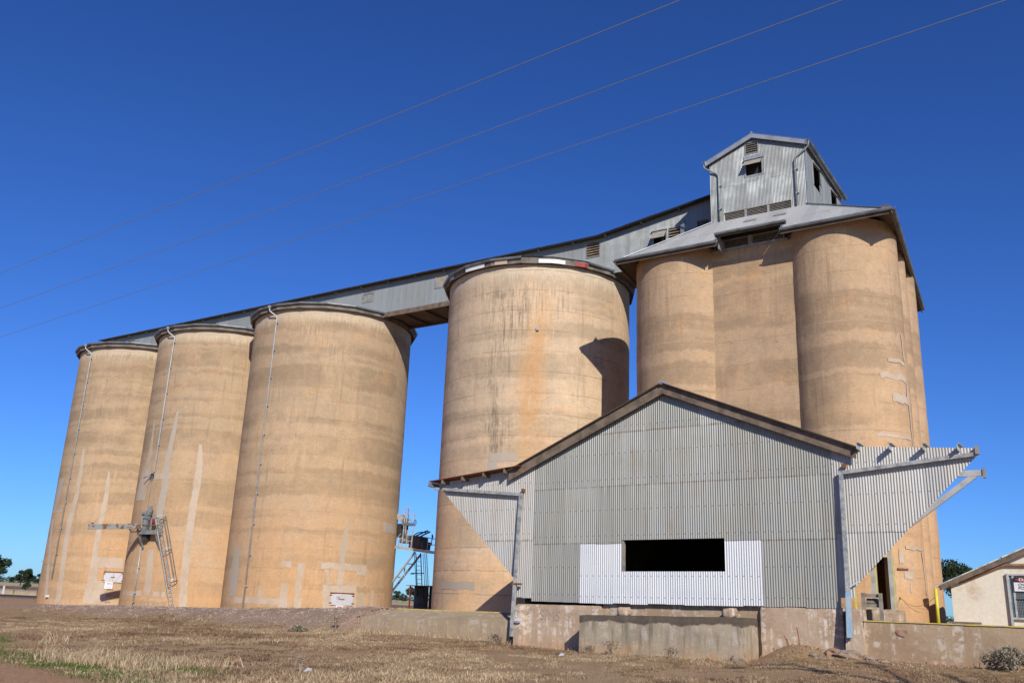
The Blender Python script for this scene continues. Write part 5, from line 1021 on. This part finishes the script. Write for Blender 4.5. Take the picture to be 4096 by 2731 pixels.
wc = G(335, 328, -.7); m = MB(); m.smooth = True; m.tube([wc + Vector((.11 * math.cos(t), 0, .21 * math.sin(t))) for t in np.linspace(0, 2 * math.pi, 21)], .018, 6); m.bar(wc - Vector((.1, 0, 0)), wc + Vector((.1, 0, 0)), .02, .02); m.bar(wc - Vector((0, 0, .2)), wc + Vector((0, 0, .2)), .02, .02); m.build('handwheel', 'steel_dark', gan)
for p, q, dy in (((362, 735), (-120, 1420), -.5), ((447, 765), (-120, 1545), .5)): gbar('strut', p, q, .10, .12, 'steel_light', dy)
for p, q in (((235, 895), (362, 900)), ((105, 1078), (238, 1086)), ((228, 895), (236, 1086))): gbar('strut_tie', p, q, .06, .07, 'steel_light', 0)
gl_a, gl_b = (375, 750), (445, 1330)
for dx in (0, 68): gbar('ladder_stile', (gl_a[0] + dx, gl_a[1]), (gl_b[0] + dx - 8, gl_b[1]), .05, .05, 'steel_dark', -.3)
for k in range(9):
    t = (805 + 59 * k - 750) / 580; x = gl_a[0] + (gl_b[0] - gl_a[0]) * t; gbar('ladder_rung', (x, 805 + 59 * k), (x + 64, 808 + 59 * k), .03, .03, 'steel_dark', -.3)
for x0, x1 in ((352, 428), (474, 545), (500, 566), (525, 590)): gbar('cage_bar', (x0, 755), (x1, 1330), .03, .03, 'steel_dark', -.8)
m = MB()
for k in range(28): m.tube([G(482 + k * 4.2 * .2 + k * 2.0, 755 + k * 17, -.7), G(545 + k * 2.0, 750 + k * 17, -.5)], .006, 4)
m.build('cage_mesh', 'steel', gan)
hc = G(470, 1030, -.3); m = MB(); m.tube([hc + Vector((.50 * math.cos(t), -.45 - .45 * math.sin(t), .03 * math.cos(t))) for t in np.linspace(-.4, math.pi + .4, 17)], .03, 6); m.build('cage_hoop', 'steel_dark', gan)
bd_ = G(592, 540, -.5); m = MB(); m.smooth = True
m.tube([bd_ + Vector((.04, 0, -.10)), bd_ + Vector((.02, 0, -.02)), bd_ + Vector((0, 0, .07)), bd_ + Vector((-.01, 0, .13)), bd_ + Vector((-.02, 0, .17)), bd_ + Vector((-.03, 0, .21)), bd_ + Vector((-.06, 0, .23)), bd_ + Vector((-.10, 0, .23))], [.012, .04, .065, .06, .04, .045, .03, .004], 10)
m.tube([bd_ + Vector((.0, .02, 0)), bd_ + Vector((.0, .02, -.12))], .008, 5); m.tube([bd_ + Vector((.03, 0, 0)), bd_ + Vector((.07, 0, -.20))], [.03, .012], 6)
o = m.build('perched_bird', 'feather'); tag(o, 'small black bird perched on the gantry handrail', 'bird')
sh_ = thing('open_shelter', 'small open shelter with red steel posts below the gantry', 'shelter', (-41.5, 52.2, 0))
for x in (-42.1, -39.8): MB().box(x - .04, x + .04, 51.3, 51.38, -.1, 2.36).build('post', 'redframe', sh_)
for x in (-42.1, -39.8): MB().box(x - .04, x + .04, 53.0, 53.08, -.1, 2.36).build('post', 'redframe', sh_)
MB().box(-42.35, -39.6, 51.15, 53.2, 2.36, 2.40).build('roof', 'rust', sh_); MB().box(-41.75, -39.8, 53.09, 53.12, -.1, 2.36).build('rear_wall', 'steel_dark', sh_); MB().box(-41.78, -41.74, 51.4, 53.0, -.1, 2.36).build('side_wall', 'steel', sh_)

# ------------------------------------------------------------------ power lines overhead
WL = [((-33.25, 15.94), (-0.21, 13.06), 'lowest'), ((-29.67, 14.03), (-2.25, 11.87), 'middle'), ((-26.13, 12.16), (-4.3, 10.67), 'topmost')]
for (a, b, nm) in WL:
    a, b = Vector((*a, 10)), Vector((*b, 10)); d = (b - a).normalized(); mid = (a + b) / 2; mb = MB(); mb.smooth = True
    pts = [mid + d * s_ + Vector((0, 0, .00012 * s_ * s_ * (1 if abs(s_) < 200 else 1))) for s_ in np.arange(-140, 100.1, 4)]
    mb.tube(pts, .007, 6); o = mb.build('power_line', 'cable'); tag(o, '%s of the three thin power lines crossing the blue sky' % nm, 'power line', 'power lines across the sky')

# ------------------------------------------------------------------ railway, fence, paddock things on the far left
rw = thing('railway_track', 'railway line on a low ballast bed beyond the far left silo', 'railway', (-100, 56, 0))
bl = MB(); prof = [(54.4, -.05), (55.0, .14), (57.0, .14), (57.6, -.05)]
xs_ = np.arange(-260, -19, 4.0)
for x in xs_:
    for y, z in prof: bl.v.append((x, y + .06 * mnoise.noise(Vector((x, y, 0))), z + .03 * mnoise.noise(Vector((x * .7, y, 3)))))
for i in range(len(xs_) - 1):
    for j in range(3): a = i * 4 + j; bl.f.append((a, a + 4, a + 5, a + 1))
M['ballast'] = m_plain('ballast', (0.13, 0.085, 0.06), .95, 0, .5, 4.0, (0.23, 0.165, 0.115), bump=.6)
bl.build('ballast_bed', 'ballast', rw)
for y in (55.3, 56.75): MB().box(-260, -20, y - .035, y + .035, .16, .32).build('rail', 'steel_dark', rw)
sl0 = MB().box(-1, 1, 0, 0, 0, 0); me_s = MB().box(-.12, .12, -1.2, 1.2, -.08, .08).build('sleeper', 'timber', rw)
me_s.location = (-90 + 100, 0.02, .12)
for k in range(120):
    o = me_s.copy(); C.objects.link(o); o.location = (-78 - .65 * k + 100, 0.02, .12)
wm = thing('marker_post', 'white marker post beside the railway at the far left', 'post', (-108, 57.9, 0)); MB().rbox(-108.13, -107.87, 57.86, 57.96, 0, 1.25, .3, .005, .01, 1).build('board', 'white', wm)
for k, x in enumerate((-118, -113.2, -108.0, -102.6, -97.5)):
    p = thing('fence_post', ['leaning fence post at the left frame edge beyond the railway', 'fence post left of the white marker post', 'fence post just behind the white marker post', 'fence post midway between marker post and silo', 'fence post nearest the far left silo'][k], 'fence post', (x, 62, 0), 'posts of the railway fence'); MB().bar((x, 62, -.2), (x + random.uniform(-.06, .06), 62, 1.25), .10, .10).build('stake', 'timber', p)
fw = MB()
for z in (.45, .8, 1.1): fw.tube([(-150, 62, z), (-60, 62, z)], .008, 4)
tag(fw.build('fence_wire', 'cable'), 'thin wires of the railway fence at the far left', 'fence wire')
def pole(x, y, h, label):
    p = thing('power_pole', label, 'power pole', (x, y, float(gz(x, y)))); z = float(gz(x, y)); m = MB(); m.tube([(x, y, z - .5), (x, y, z + h)], [.17, .11], 8); m.build('shaft', 'timber_grey', p); MB().box(x - 1.1, x + 1.1, y - .06, y + .06, z + h - .5, z + h - .35).build('crossarm', 'timber_grey', p)
pole(-275, 158, 8.5, 'distant timber power pole before the paddock trees at left')

# ------------------------------------------------------------------ trees
M['leaf'] = m_attr('eucalypt_leaf', [(0, (0.012, 0.022, 0.010)), (.5, (0.040, 0.062, 0.026)), (1, (0.095, 0.120, 0.055))], .7, .25)
M['leaf_far'] = m_attr('far_foliage', [(0, (0.020, 0.032, 0.022)), (.5, (0.050, 0.068, 0.048)), (1, (0.105, 0.125, 0.090))], .9, .1)
def leaves(mb_name, clumps, n, size, mat, parent, seed):
    g = np.random.default_rng(seed); vol = np.array([c[3] ** 2 for c in clumps]); pick = g.choice(len(clumps), n, p=vol / vol.sum()); cl = np.array(clumps)[pick]
    d = g.normal(size=(n, 3)); d /= np.linalg.norm(d, axis=1, keepdims=True); rad = g.uniform(.25, 1, (n, 1)) ** .5; p = cl[:, :3] + d * rad * cl[:, 3:4] * np.array([1, 1, .72])
    p += g.normal(size=(n, 3)) * size * .5
    a = g.normal(size=(n, 3)); a /= np.linalg.norm(a, axis=1, keepdims=True); b = np.cross(a, g.normal(size=(n, 3))); b /= np.linalg.norm(b, axis=1, keepdims=True); s = size * g.uniform(.6, 1.4, (n, 1))
    v = np.stack([p - a * s, p + b * s * .45, p + a * s, p - b * s * .45], 1).reshape(-1, 3); org = np.array(ORG[parent.name]); me = bpy.data.meshes.new(mb_name)
    me.from_pydata((v - org).tolist(), [], np.arange(4 * n).reshape(-1, 4).tolist()); t = np.clip(.45 + .22 * g.normal(size=n), 0, 1)
    at = me.attributes.new('tint', 'FLOAT', 'POINT'); at.data.foreach_set('value', np.repeat(t, 4).astype(np.float32)); me.materials.append(M[mat]); o = bpy.data.objects.new(mb_name, me); C.objects.link(o); o.parent = parent; return o
def tree(name, label, x, y, h, spread, n, leaf, seed, mat='leaf', trunk=.035, low=.35, ncl=11, group=None, lean=0.0):
    z = float(gz(x, y)); g = random.Random(seed); t = thing(name, label, 'tree', (x, y, z), group); m = MB(); m.smooth = True; r0 = h * trunk
    fork = Vector((x + lean * h * .3, y, z + h * low)); m.tube([(x, y, z - .3), (x + lean * h * .12, y, z + h * low * .5), fork], [r0, r0 * .8, r0 * .62], 8); cl = []
    for k in range(ncl):
        a = 2 * math.pi * k / ncl * 2.4 + g.uniform(-.4, .4); rr = spread * math.sqrt(g.uniform(.05, 1)); zz = z + h * g.uniform(low + .15, .9) - rr * .12 * h / max(spread, .1) * .3
        c = Vector((x + lean * h * .5 + rr * math.cos(a), y + rr * math.sin(a), zz)); mid = fork.lerp(c, .5) + Vector((g.uniform(-.3, .3), g.uniform(-.3, .3), h * .05)); m.tube([fork - Vector((0, 0, h * .05)), mid, c], [r0 * .5, r0 * .3, r0 * .1], 6); cl.append((c.x, c.y, c.z, h * g.uniform(.10, .185)))
    m.build('trunk', 'bark', t); leaves('crown', cl, n, leaf, mat, t, seed); return t
def polar(az, dist): a = R(az - 33.7); return dist * math.sin(a), dist * math.cos(a)
x, y = polar(-28.95, 300); tree('gum_tree', 'big dark gum tree cut by the left edge of the picture', x, y, 9.8, 3.9, 5200, .30, 3, ncl=16, low=.2)
x, y = polar(-27.35, 480); tree('gum_tree', 'spreading gum tree in the paddock behind the power pole', x, y, 8.2, 4.2, 4200, .36, 5, ncl=15, low=.22, lean=.1)
x, y = polar(-27.05, 240); tree('bushy_shrub', 'low rounded dark bush in the brown paddock', x, y, 2.6, .75, 1500, .16, 8, ncl=8, low=.05)
x, y = polar(-26.45, 560); tree('gum_tree', 'gum tree in the paddock touching the far left silo edge', x, y, 7.0, 2.6, 2200, .4, 11, ncl=11, low=.25)
x, y = polar(-26.95, 700); tree('gum_tree', 'hazy small gum tree far off between spreading tree and silo', x, y, 7.0, 3.2, 1600, .45, 12, 'leaf_far', ncl=10, low=.2)
x, y = polar(-5.62, 560); tree('gum_tree', 'open crowned gum tree seen low in the gap between the silos', x, y, 9.5, 3.4, 2600, .36, 14, 'leaf_far', ncl=12, low=.4)
x, y = polar(-6.45, 620); tree('gum_tree', 'rounded gum tree in the gap right beside the third silo', x, y, 7.2, 2.4, 1800, .4, 15, 'leaf_far', ncl=10, low=.2)
x, y = polar(-6.05, 600); tree('gum_tree', 'low bushy tree between the two gums in the silo gap', x, y, 4.6, 2.6, 1500, .38, 16, 'leaf_far', ncl=9, low=.15)
x, y = polar(-5.2, 640); tree('gum_tree', 'low bushy tree at the shelter side of the silo gap', x, y, 4.4, 2.4, 1400, .38, 17, 'leaf_far', ncl=9, low=.15)
x, y = polar(26.25, 92); tree('gum_tree', 'leafy gum tree behind the cream outbuilding', x, y, 6.9, 1.9, 5200, .13, 21, ncl=15, low=.38, trunk=.02)
# far wooded skyline
g = np.random.default_rng(5); far = thing('far_treeline', 'low hazy line of far trees on the horizon', 'tree line', (0, 0, 0)); cl = []
for az in np.arange(-36, 38, .16):
    dd = g.uniform(1250, 1700); x, y = polar(az, dd); cl.append((x, y, float(gz(x, y)) + g.uniform(1, 4), g.uniform(4, 9)))
fo_ = leaves('far_crowns', cl, 26000, 1.6, 'leaf_far', far, 31)
del far['category']; far['kind'] = 'stuff'; fo_['kind'] = 'stuff'

# ------------------------------------------------------------------ stones, shrubs, weeds, sticks
def stone(x, y, s, label, mat='rock', seed=0, sq=.6, zoff=0.0):
    m = MB(); m.smooth = False; z = float(gz(x, y)); n, k = 9, 6; g = Vector((seed * 3.1, seed * 1.7, 0))
    for j in range(k + 1):
        ph = math.pi * j / k
        for i in range(n):
            th = 2 * math.pi * i / n; d = Vector((math.sin(ph) * math.cos(th), math.sin(ph) * math.sin(th), math.cos(ph))); r = s * (1 + .45 * mnoise.noise(d * 1.6 + g)); m.v.append((x + d.x * r * 1.25, y + d.y * r, z + zoff + s * sq * .35 + d.z * r * sq))
    for j in range(k):
        for i in range(n): a, b = j * n + i, j * n + (i + 1) % n; m.f.append((a, b, b + n, a + n))
    o = m.build('stone', mat); tag(o, label, 'stone', 'loose stones on the ground'); return o
stone(-26.9, 25.8, .36, 'flat reddish slab of stone at the foot of the gravel bank', 'rock', 1, .35); stone(-26.75, 25.35, .22, 'small reddish stone in front of the flat slab by the bank', 'rock', 2, .5)
stone(-9.02, 25.45, .20, 'rough grey stone at the right corner of the loading dock', 'rubble', 3, .75); stone(-6.15, 25.85, .30, 'pale rubble lump below the blue downpipe', 'rubble', 4, .5)
stone(-6.55, 25.95, .20, 'brown rubble lump beside the pale lump near the downpipe', 'rock', 5, .55); stone(-5.6, 25.8, .13, 'small rubble piece right of the pale lump below the platform', 'rubble', 6, .6)
stone(-5.2, 25.6, .10, 'tiny pale stone on the ground before the red paint mark', 'rubble', 7, .6); stone(-7.0, 25.6, .11, 'small pale stone on the slope of the earth heap', 'rubble', 8, .6)
stone(-17.2, 14.9, .09, 'lone orange stone in the dry grass at lower left', 'rock', 9, .7)
chip = MB()
for k in range(230):
    x = random.gauss(-6.3, .75) if k < 150 else random.uniform(-5.5, -1); y = random.uniform(25.3, 26.55); z = float(gz(x, y)); s = random.uniform(.012, .04); d = Vector((random.random(), random.random(), random.random())).normalized(); e = d.cross(Vector((0, 0, 1))).normalized(); chip.obox((x, y, z + s * .3), d, e, d.cross(e), s, s * .8, s * .5)
tag(chip.build('rubble_chips', 'rubble'), 'scattered concrete chips along the foot of the right platform wall', None, kind='stuff')
grv = MB()
for k in range(5000):
    x = random.uniform(-48, -22); y = random.triangular(25.8, 31, 28.2); 
    if random.random() > float(crest(x)) * 1.3 or (x > -24.6): continue
    z = float(gz(x, y)); s = random.uniform(.010, .03); d = Vector((random.gauss(0, 1), random.gauss(0, 1), random.gauss(0, .5))).normalized(); e = d.cross(Vector((0, 0, 1))).normalized(); grv.obox((x, y, z + s * .3), d, e, d.cross(e), s, s * .8, s * .6)
M['gravel'] = m_plain('gravel_stone', (0.44, 0.34, 0.27), .95, 0, .5, 1.5, (0.22, 0.155, 0.125), thr=(.42, .58)); tag(grv.build('gravel', 'gravel'), 'loose grey gravel on the bank in front of the silos', None, kind='stuff')
M['twig'] = m_attr('dry_twig', [(0, (0.18, 0.12, 0.075)), (.5, (0.36, 0.265, 0.17)), (1, (0.56, 0.45, 0.30))], .9, .1)
M['scrub'] = m_attr('grey_scrub', [(0, (0.16, 0.135, 0.085)), (.5, (0.32, 0.27, 0.18)), (1, (0.52, 0.45, 0.32))], .9, .15)
def shrub(x, y, r, h, n, label, mat, seed, leaf=.03, name='dry_shrub'):
    z = float(gz(x, y)); t = thing(name, label, 'shrub', (x, y, z)); g = random.Random(seed); m = MB()
    for k in range(max(8, n // 60)):
        a = g.uniform(0, 6.28); rr = r * math.sqrt(g.random()); m.tube([(x, y, z - .03), (x + rr * .4 * math.cos(a), y + rr * .4 * math.sin(a), z + h * .5), (x + rr * math.cos(a), y + rr * math.sin(a), z + h * g.uniform(.6, 1))], [.012, .008, .004], 4)
    m.build('stems', 'timber_grey', t); cl = [(x + r * .75 * math.cos(a) * q, y + r * .75 * math.sin(a) * q, z + h * (.35 + .35 * (1 - q)), min(r, h) * .42) for a, q in ((g.uniform(0, 6.28), g.random()) for _ in range(14))]
    leaves('twigs', cl, n, leaf, mat, t, seed)['kind'] = 'stuff'; return t
shrub(-2.35, 25.75, .75, .55, 2600, 'grey straggly shrub before the platform wall at lower right', 'scrub', 2, .04)
shrub(-26.1, 25.3, .5, .32, 1300, 'grey low shrub beside the flat stone at the foot of the bank', 'scrub', 3, .035)
shrub(-25.0, 26.2, .22, .62, 260, 'thin bare weed against the left end of the sloping apron', 'twig', 4, .03, 'dead_weed')
shrub(-17.7, 26.2, .28, .45, 420, 'dry weed in the corner between apron and shed foundation', 'twig', 5, .03, 'dead_weed')
shrub(-12.7, 25.0, .42, .52, 260, 'wispy dry weed in front of the middle of the loading dock', 'twig', 6, .028, 'dead_weed')
shrub(-10.6, 24.6, .36, .40, 220, 'wispy dry weed in front of the right part of the loading dock', 'twig', 7, .028, 'dead_weed')
shrub(-13.6, 25.25, .22, .32, 260, 'small dry weed at the left corner of the loading dock', 'twig', 8, .025, 'dead_weed')
shrub(-18.9, 28.4, .45, .22, 420, 'dry rusty weed on the top edge of the sloping apron before the silo', 'twig', 9, .03, 'dead_weed')
shrub(-14.45, 14.2, .10, .42, 160, 'upright brown dead stalk in the grass at lower left', 'twig', 10, .025, 'dead_weed')
for k, (p, q, lb_) in enumerate((((-7.75, 26.15, .30), (-7.95, 26.2, .78), 'bent rusty rod leaning left in the earth heap'), ((-7.55, 26.2, .35), (-7.60, 26.25, 1.02), 'tall rusty rod standing in the earth heap'), ((-7.12, 26.2, .25), (-7.02, 26.2, .52), 'short rusty rod at the right of the earth heap'))):
    m = MB(); p, q = Vector(p), Vector(q); m.tube([p, p.lerp(q, .5) + Vector((.03, 0, 0)), q], .012, 6); tag(m.build('steel_rod', 'rust'), lb_, 'rod', 'rods in the earth heap')
for x, y, lb_ in ((-12.9, 22.2, 'crumpled white litter in the grass before the dock'), (-14.05, 13.9, 'scrap of white litter in the grass at lower left')):
    m = MB(); z = float(gz(x, y)) + .05; m.add([(x, y, z), (x + .16, y + .02, z + .03), (x + .13, y + .12, z + .07), (x - .03, y + .09, z + .04), (x + .06, y + .05, z + .09)], [(0, 1, 4), (1, 2, 4), (2, 3, 4), (3, 0, 4)]); tag(m.build('litter', 'hatchgrey'), lb_, 'litter')

# ------------------------------------------------------------------ grass
def grass(name, label, X, Y, H, W, T, mat, spread=.5):
    n = len(X); Z = gz(X, Y); g = rng; a = g.uniform(0, 2 * np.pi, n); ln = H * spread * g.uniform(.1, 1.0, n); b = g.uniform(0, 2 * np.pi, n)
    base = np.stack([X, Y, Z - .01], -1); side = np.stack([np.cos(b), np.sin(b), np.zeros(n)], -1) * (W / 2)[:, None]
    lean = np.stack([np.cos(a), np.sin(a), np.zeros(n)], -1); up = np.array([0, 0, 1.0])
    mid = base + lean * (ln * .35)[:, None] + up * (H * .6)[:, None]; tip = base + lean * ln[:, None] + up * (H * np.sqrt(np.clip(1 - (spread * .6) ** 2 * g.uniform(0, 1, n), .2, 1)))[:, None]
    v = np.stack([base - side, base + side, mid + side * .7, mid - side * .7, tip], 1).reshape(-1, 3); k = np.arange(n)[:, None] * 5
    me = bpy.data.meshes.new(name); q = (k + np.array([[0, 1, 2, 3]])); t = (k + np.array([[3, 2, 4]]))
    me.vertices.add(len(v)); me.vertices.foreach_set('co', v.ravel().astype(np.float32)); me.loops.add(n * 7); me.polygons.add(n * 2)
    me.loops.foreach_set('vertex_index', np.concatenate([q, t], 1).ravel().astype(np.int32)); st = np.stack([np.arange(n) * 7, np.arange(n) * 7 + 4], 1).ravel(); me.polygons.foreach_set('loop_start', st.astype(np.int32)); me.update(calc_edges=True)
    at = me.attributes.new('tint', 'FLOAT', 'POINT'); at.data.foreach_set('value', np.repeat(T, 5).astype(np.float32)); me.materials.append(M[mat]); o = bpy.data.objects.new(name, me); C.objects.link(o); tag(o, label, kind='stuff'); return o
M['straw'] = m_attr('dry_straw', [(0, (0.19, 0.110, 0.065)), (.35, (0.36, 0.235, 0.138)), (.7, (0.58, 0.425, 0.25)), (1, (0.78, 0.63, 0.40))], .9, .3)
M['green'] = m_attr('green_grass', [(0, (0.045, 0.085, 0.012)), (.6, (0.10, 0.17, 0.022)), (1, (0.20, 0.25, 0.05))], .8, .35)
def ok(X, Y):
    bad = ((X > -17.3) & (X < -5.7) & (Y > 26.3)) | ((X > -14.3) & (X < -8.7) & (Y > 25.4)) | ((X > -24.6) & (X < -17.2) & (Y > 26.55)) | ((X > -6.3) & (Y > 26.2))
    return ~bad
# short mat, tuft by tuft
NTF = 46000
tx = rng.uniform(-46, 1.5, NTF); ty = rng.uniform(8.6, 29.5, NTF); d_ = np.hypot(tx, ty)
keep = ok(tx, ty) & (d_ < 46); gmk, gnk, dtk = masks(tx, ty); cov = vnoise(tx, ty, .5, 11) * .55 + vnoise(tx, ty, 1.6, 12) * .45
keep &= (cov > .34 + .25 * gmk) & (dtk < .35) & (rng.random(NTF) > gmk * .85)
heap = np.exp(-(((tx + 7.5) / 1.2) ** 2 + ((ty - 26.2) / 1.0) ** 2)); keep &= heap < .35; keep &= ~((tx > -8.5) & (ty > 24.6) & (rng.random(NTF) > .25))
tx, ty, cov = tx[keep], ty[keep], cov[keep]; nb = 14
X = np.repeat(tx, nb) + rng.normal(0, .055, len(tx) * nb); Y = np.repeat(ty, nb) + rng.normal(0, .055, len(tx) * nb)
tall = np.repeat(np.clip((vnoise(tx, ty, .28, 14) - .45) * 2.2, 0, 1), nb); H = rng.uniform(.03, .085, len(X)) * (1 + .9 * tall)
tone_ = np.repeat(vnoise(tx, ty, .33, 17) * .55 + vnoise(tx, ty, 1.5, 18) * .55 + rng.normal(0, .13, len(tx)), nb); T = np.clip(tone_ + rng.normal(0, .10, len(X)), 0, 1)
grass('dry_grass', 'short dry straw coloured grass over the foreground', X, Y, H, rng.uniform(.008, .018, len(X)), T, 'straw', 1.9)
# taller tussocks at the lower left and along the walls
cl_ = []
for (x, y, n, h, r) in ((-25.3, 15.2, 110, .62, .22), (-20.6, 12.7, 200, .45, .40), (-19.7, 12.6, 260, .52, .42), (-18.8, 12.6, 260, .50, .42), (-17.9, 12.7, 240, .45, .40), (-17.0, 12.8, 160, .38, .35), (-17.5, 13.6, 150, .46, .25), (-16.7, 13.9, 130, .40, .28), (-13.2, 13.2, 130, .30, .28), (-12.4, 14.3, 120, .26, .3), (-22.5, 20.5, 120, .28, .5), (-11.6, 14.9, 160, .26, .4), (-10.9, 15.9, 160, .26, .4), (-40.5, 29.5, 60, .55, .3), (-15.6, 12.3, 160, .18, .4), (-14.2, 12.6, 200, .2, .4)):
    cl_ += [(x + random.gauss(0, r), y + random.gauss(0, r), h * random.uniform(.2, .85)) for _ in range(int(n * 1.4))]
for x in np.arange(-24.4, -17.2, .06): cl_ += [(x + random.gauss(0, .05), 26.5 + random.gauss(0, .16), random.uniform(.08, .3)) for _ in range(4)]
for x in np.arange(-16.9, -6.4, .06): cl_ += [(x, (26.40 if not -14.3 < x < -8.7 else 25.36) - abs(random.gauss(0, .14)), random.uniform(.05, .2)) for _ in range(int(5 * max(0, mnoise.noise(Vector((x * 1.3, 3, 0))) + .45)))]
for x in np.arange(-6.2, -1, .10): cl_ += [(x, 26.2 + random.gauss(0, .2), random.uniform(.03, .10))]
q = np.array(cl_); grass('dry_tussocks', 'pale tall tussock grass at lower left and along the walls', q[:, 0], q[:, 1], q[:, 2], rng.uniform(.008, .018, len(q)), np.clip(rng.normal(.78, .15, len(q)), 0, 1), 'straw', 1.5)
# wispy brown seed stalks
n = 9000; X = rng.uniform(-40, -1, n); Y = rng.uniform(9, 26, n); k = ok(X, Y) & (vnoise(X, Y, .35, 21) > .52) & (masks(X, Y)[2] < .3); X, Y = X[k], Y[k]
grass('brown_stalks', 'thin brown seed stalks standing in the dry grass', X, Y, rng.uniform(.10, .26, len(X)), rng.uniform(.004, .008, len(X)), np.clip(rng.normal(.25, .12, len(X)), 0, 1), 'straw', 1.1)
# green verge along the dirt track
n = 90000; X = rng.uniform(-28, -8, n); Y = rng.uniform(8, 16, n); mg = masks(X, Y)[1]; k = rng.random(n) < mg * 1.1; X, Y = X[k], Y[k]
grass('green_grass', 'strip of short green grass along the dirt track at lower left', X, Y, rng.uniform(.03, .10, len(X)), rng.uniform(.008, .014, len(X)), np.clip(rng.normal(.55, .2, len(X)), 0, 1), 'green', .8)
# dry grass beyond the railway
n = 26000; X = rng.uniform(-170, -84, n); Y = rng.uniform(57.8, 80, n); grass('pale_paddock_grass', 'pale dry grass beyond the railway at far left', X, Y, rng.uniform(.25, .6, n), rng.uniform(.03, .06, n), np.clip(rng.normal(.8, .12, n), 0, 1), 'straw', .6)

# bare gum standing right of the frame; its limbs shade the lower right corner
bt = thing('bare_tree', 'leafless tree standing just right of the picture, throwing branch shadows', 'tree', (5.5, 13.2, -.2)); m = MB(); m.smooth = True
m.tube([(5.5, 13.2, -.5), (5.4, 13.3, 3), (5.2, 13.5, 5.2)], [.16, .13, .11], 8)
for pts, r0 in (([(5.2, 13.5, 5.2), (4.5, 13.9, 6.6), (3.5, 14, 7.6), (2.5, 14.6, 8.2)], .08), ([(5.2, 13.5, 5.2), (5.8, 14.2, 6.8), (6.5, 14.6, 8.2)], .07), ([(4.5, 13.9, 6.6), (4.8, 14.6, 7.6), (4.8, 15.4, 8.6)], .05), ([(3.5, 14, 7.6), (3.1, 13.4, 8.3), (2.4, 13.2, 8.6)], .04), ([(5.3, 13.4, 4.4), (6.2, 12.9, 5.6), (7.3, 13.2, 6.6)], .07), ([(6.2, 12.9, 5.6), (6.7, 13.6, 6.8), (7.4, 14.4, 7.6)], .05)): m.tube(pts, [r0 * 1.7 * (1 - .7 * i / (len(pts) - 1)) for i in range(len(pts))], 6)
m.build('trunk', 'bark', bt); leaves('sparse_leaves', [(2.5, 14.5, 8.2, .45), (3.4, 14, 7.7, .35), (4.8, 15.2, 8.4, .4), (2.4, 13.2, 8.5, .35)], 260, .09, 'leaf', bt, 44)['kind'] = 'stuff'
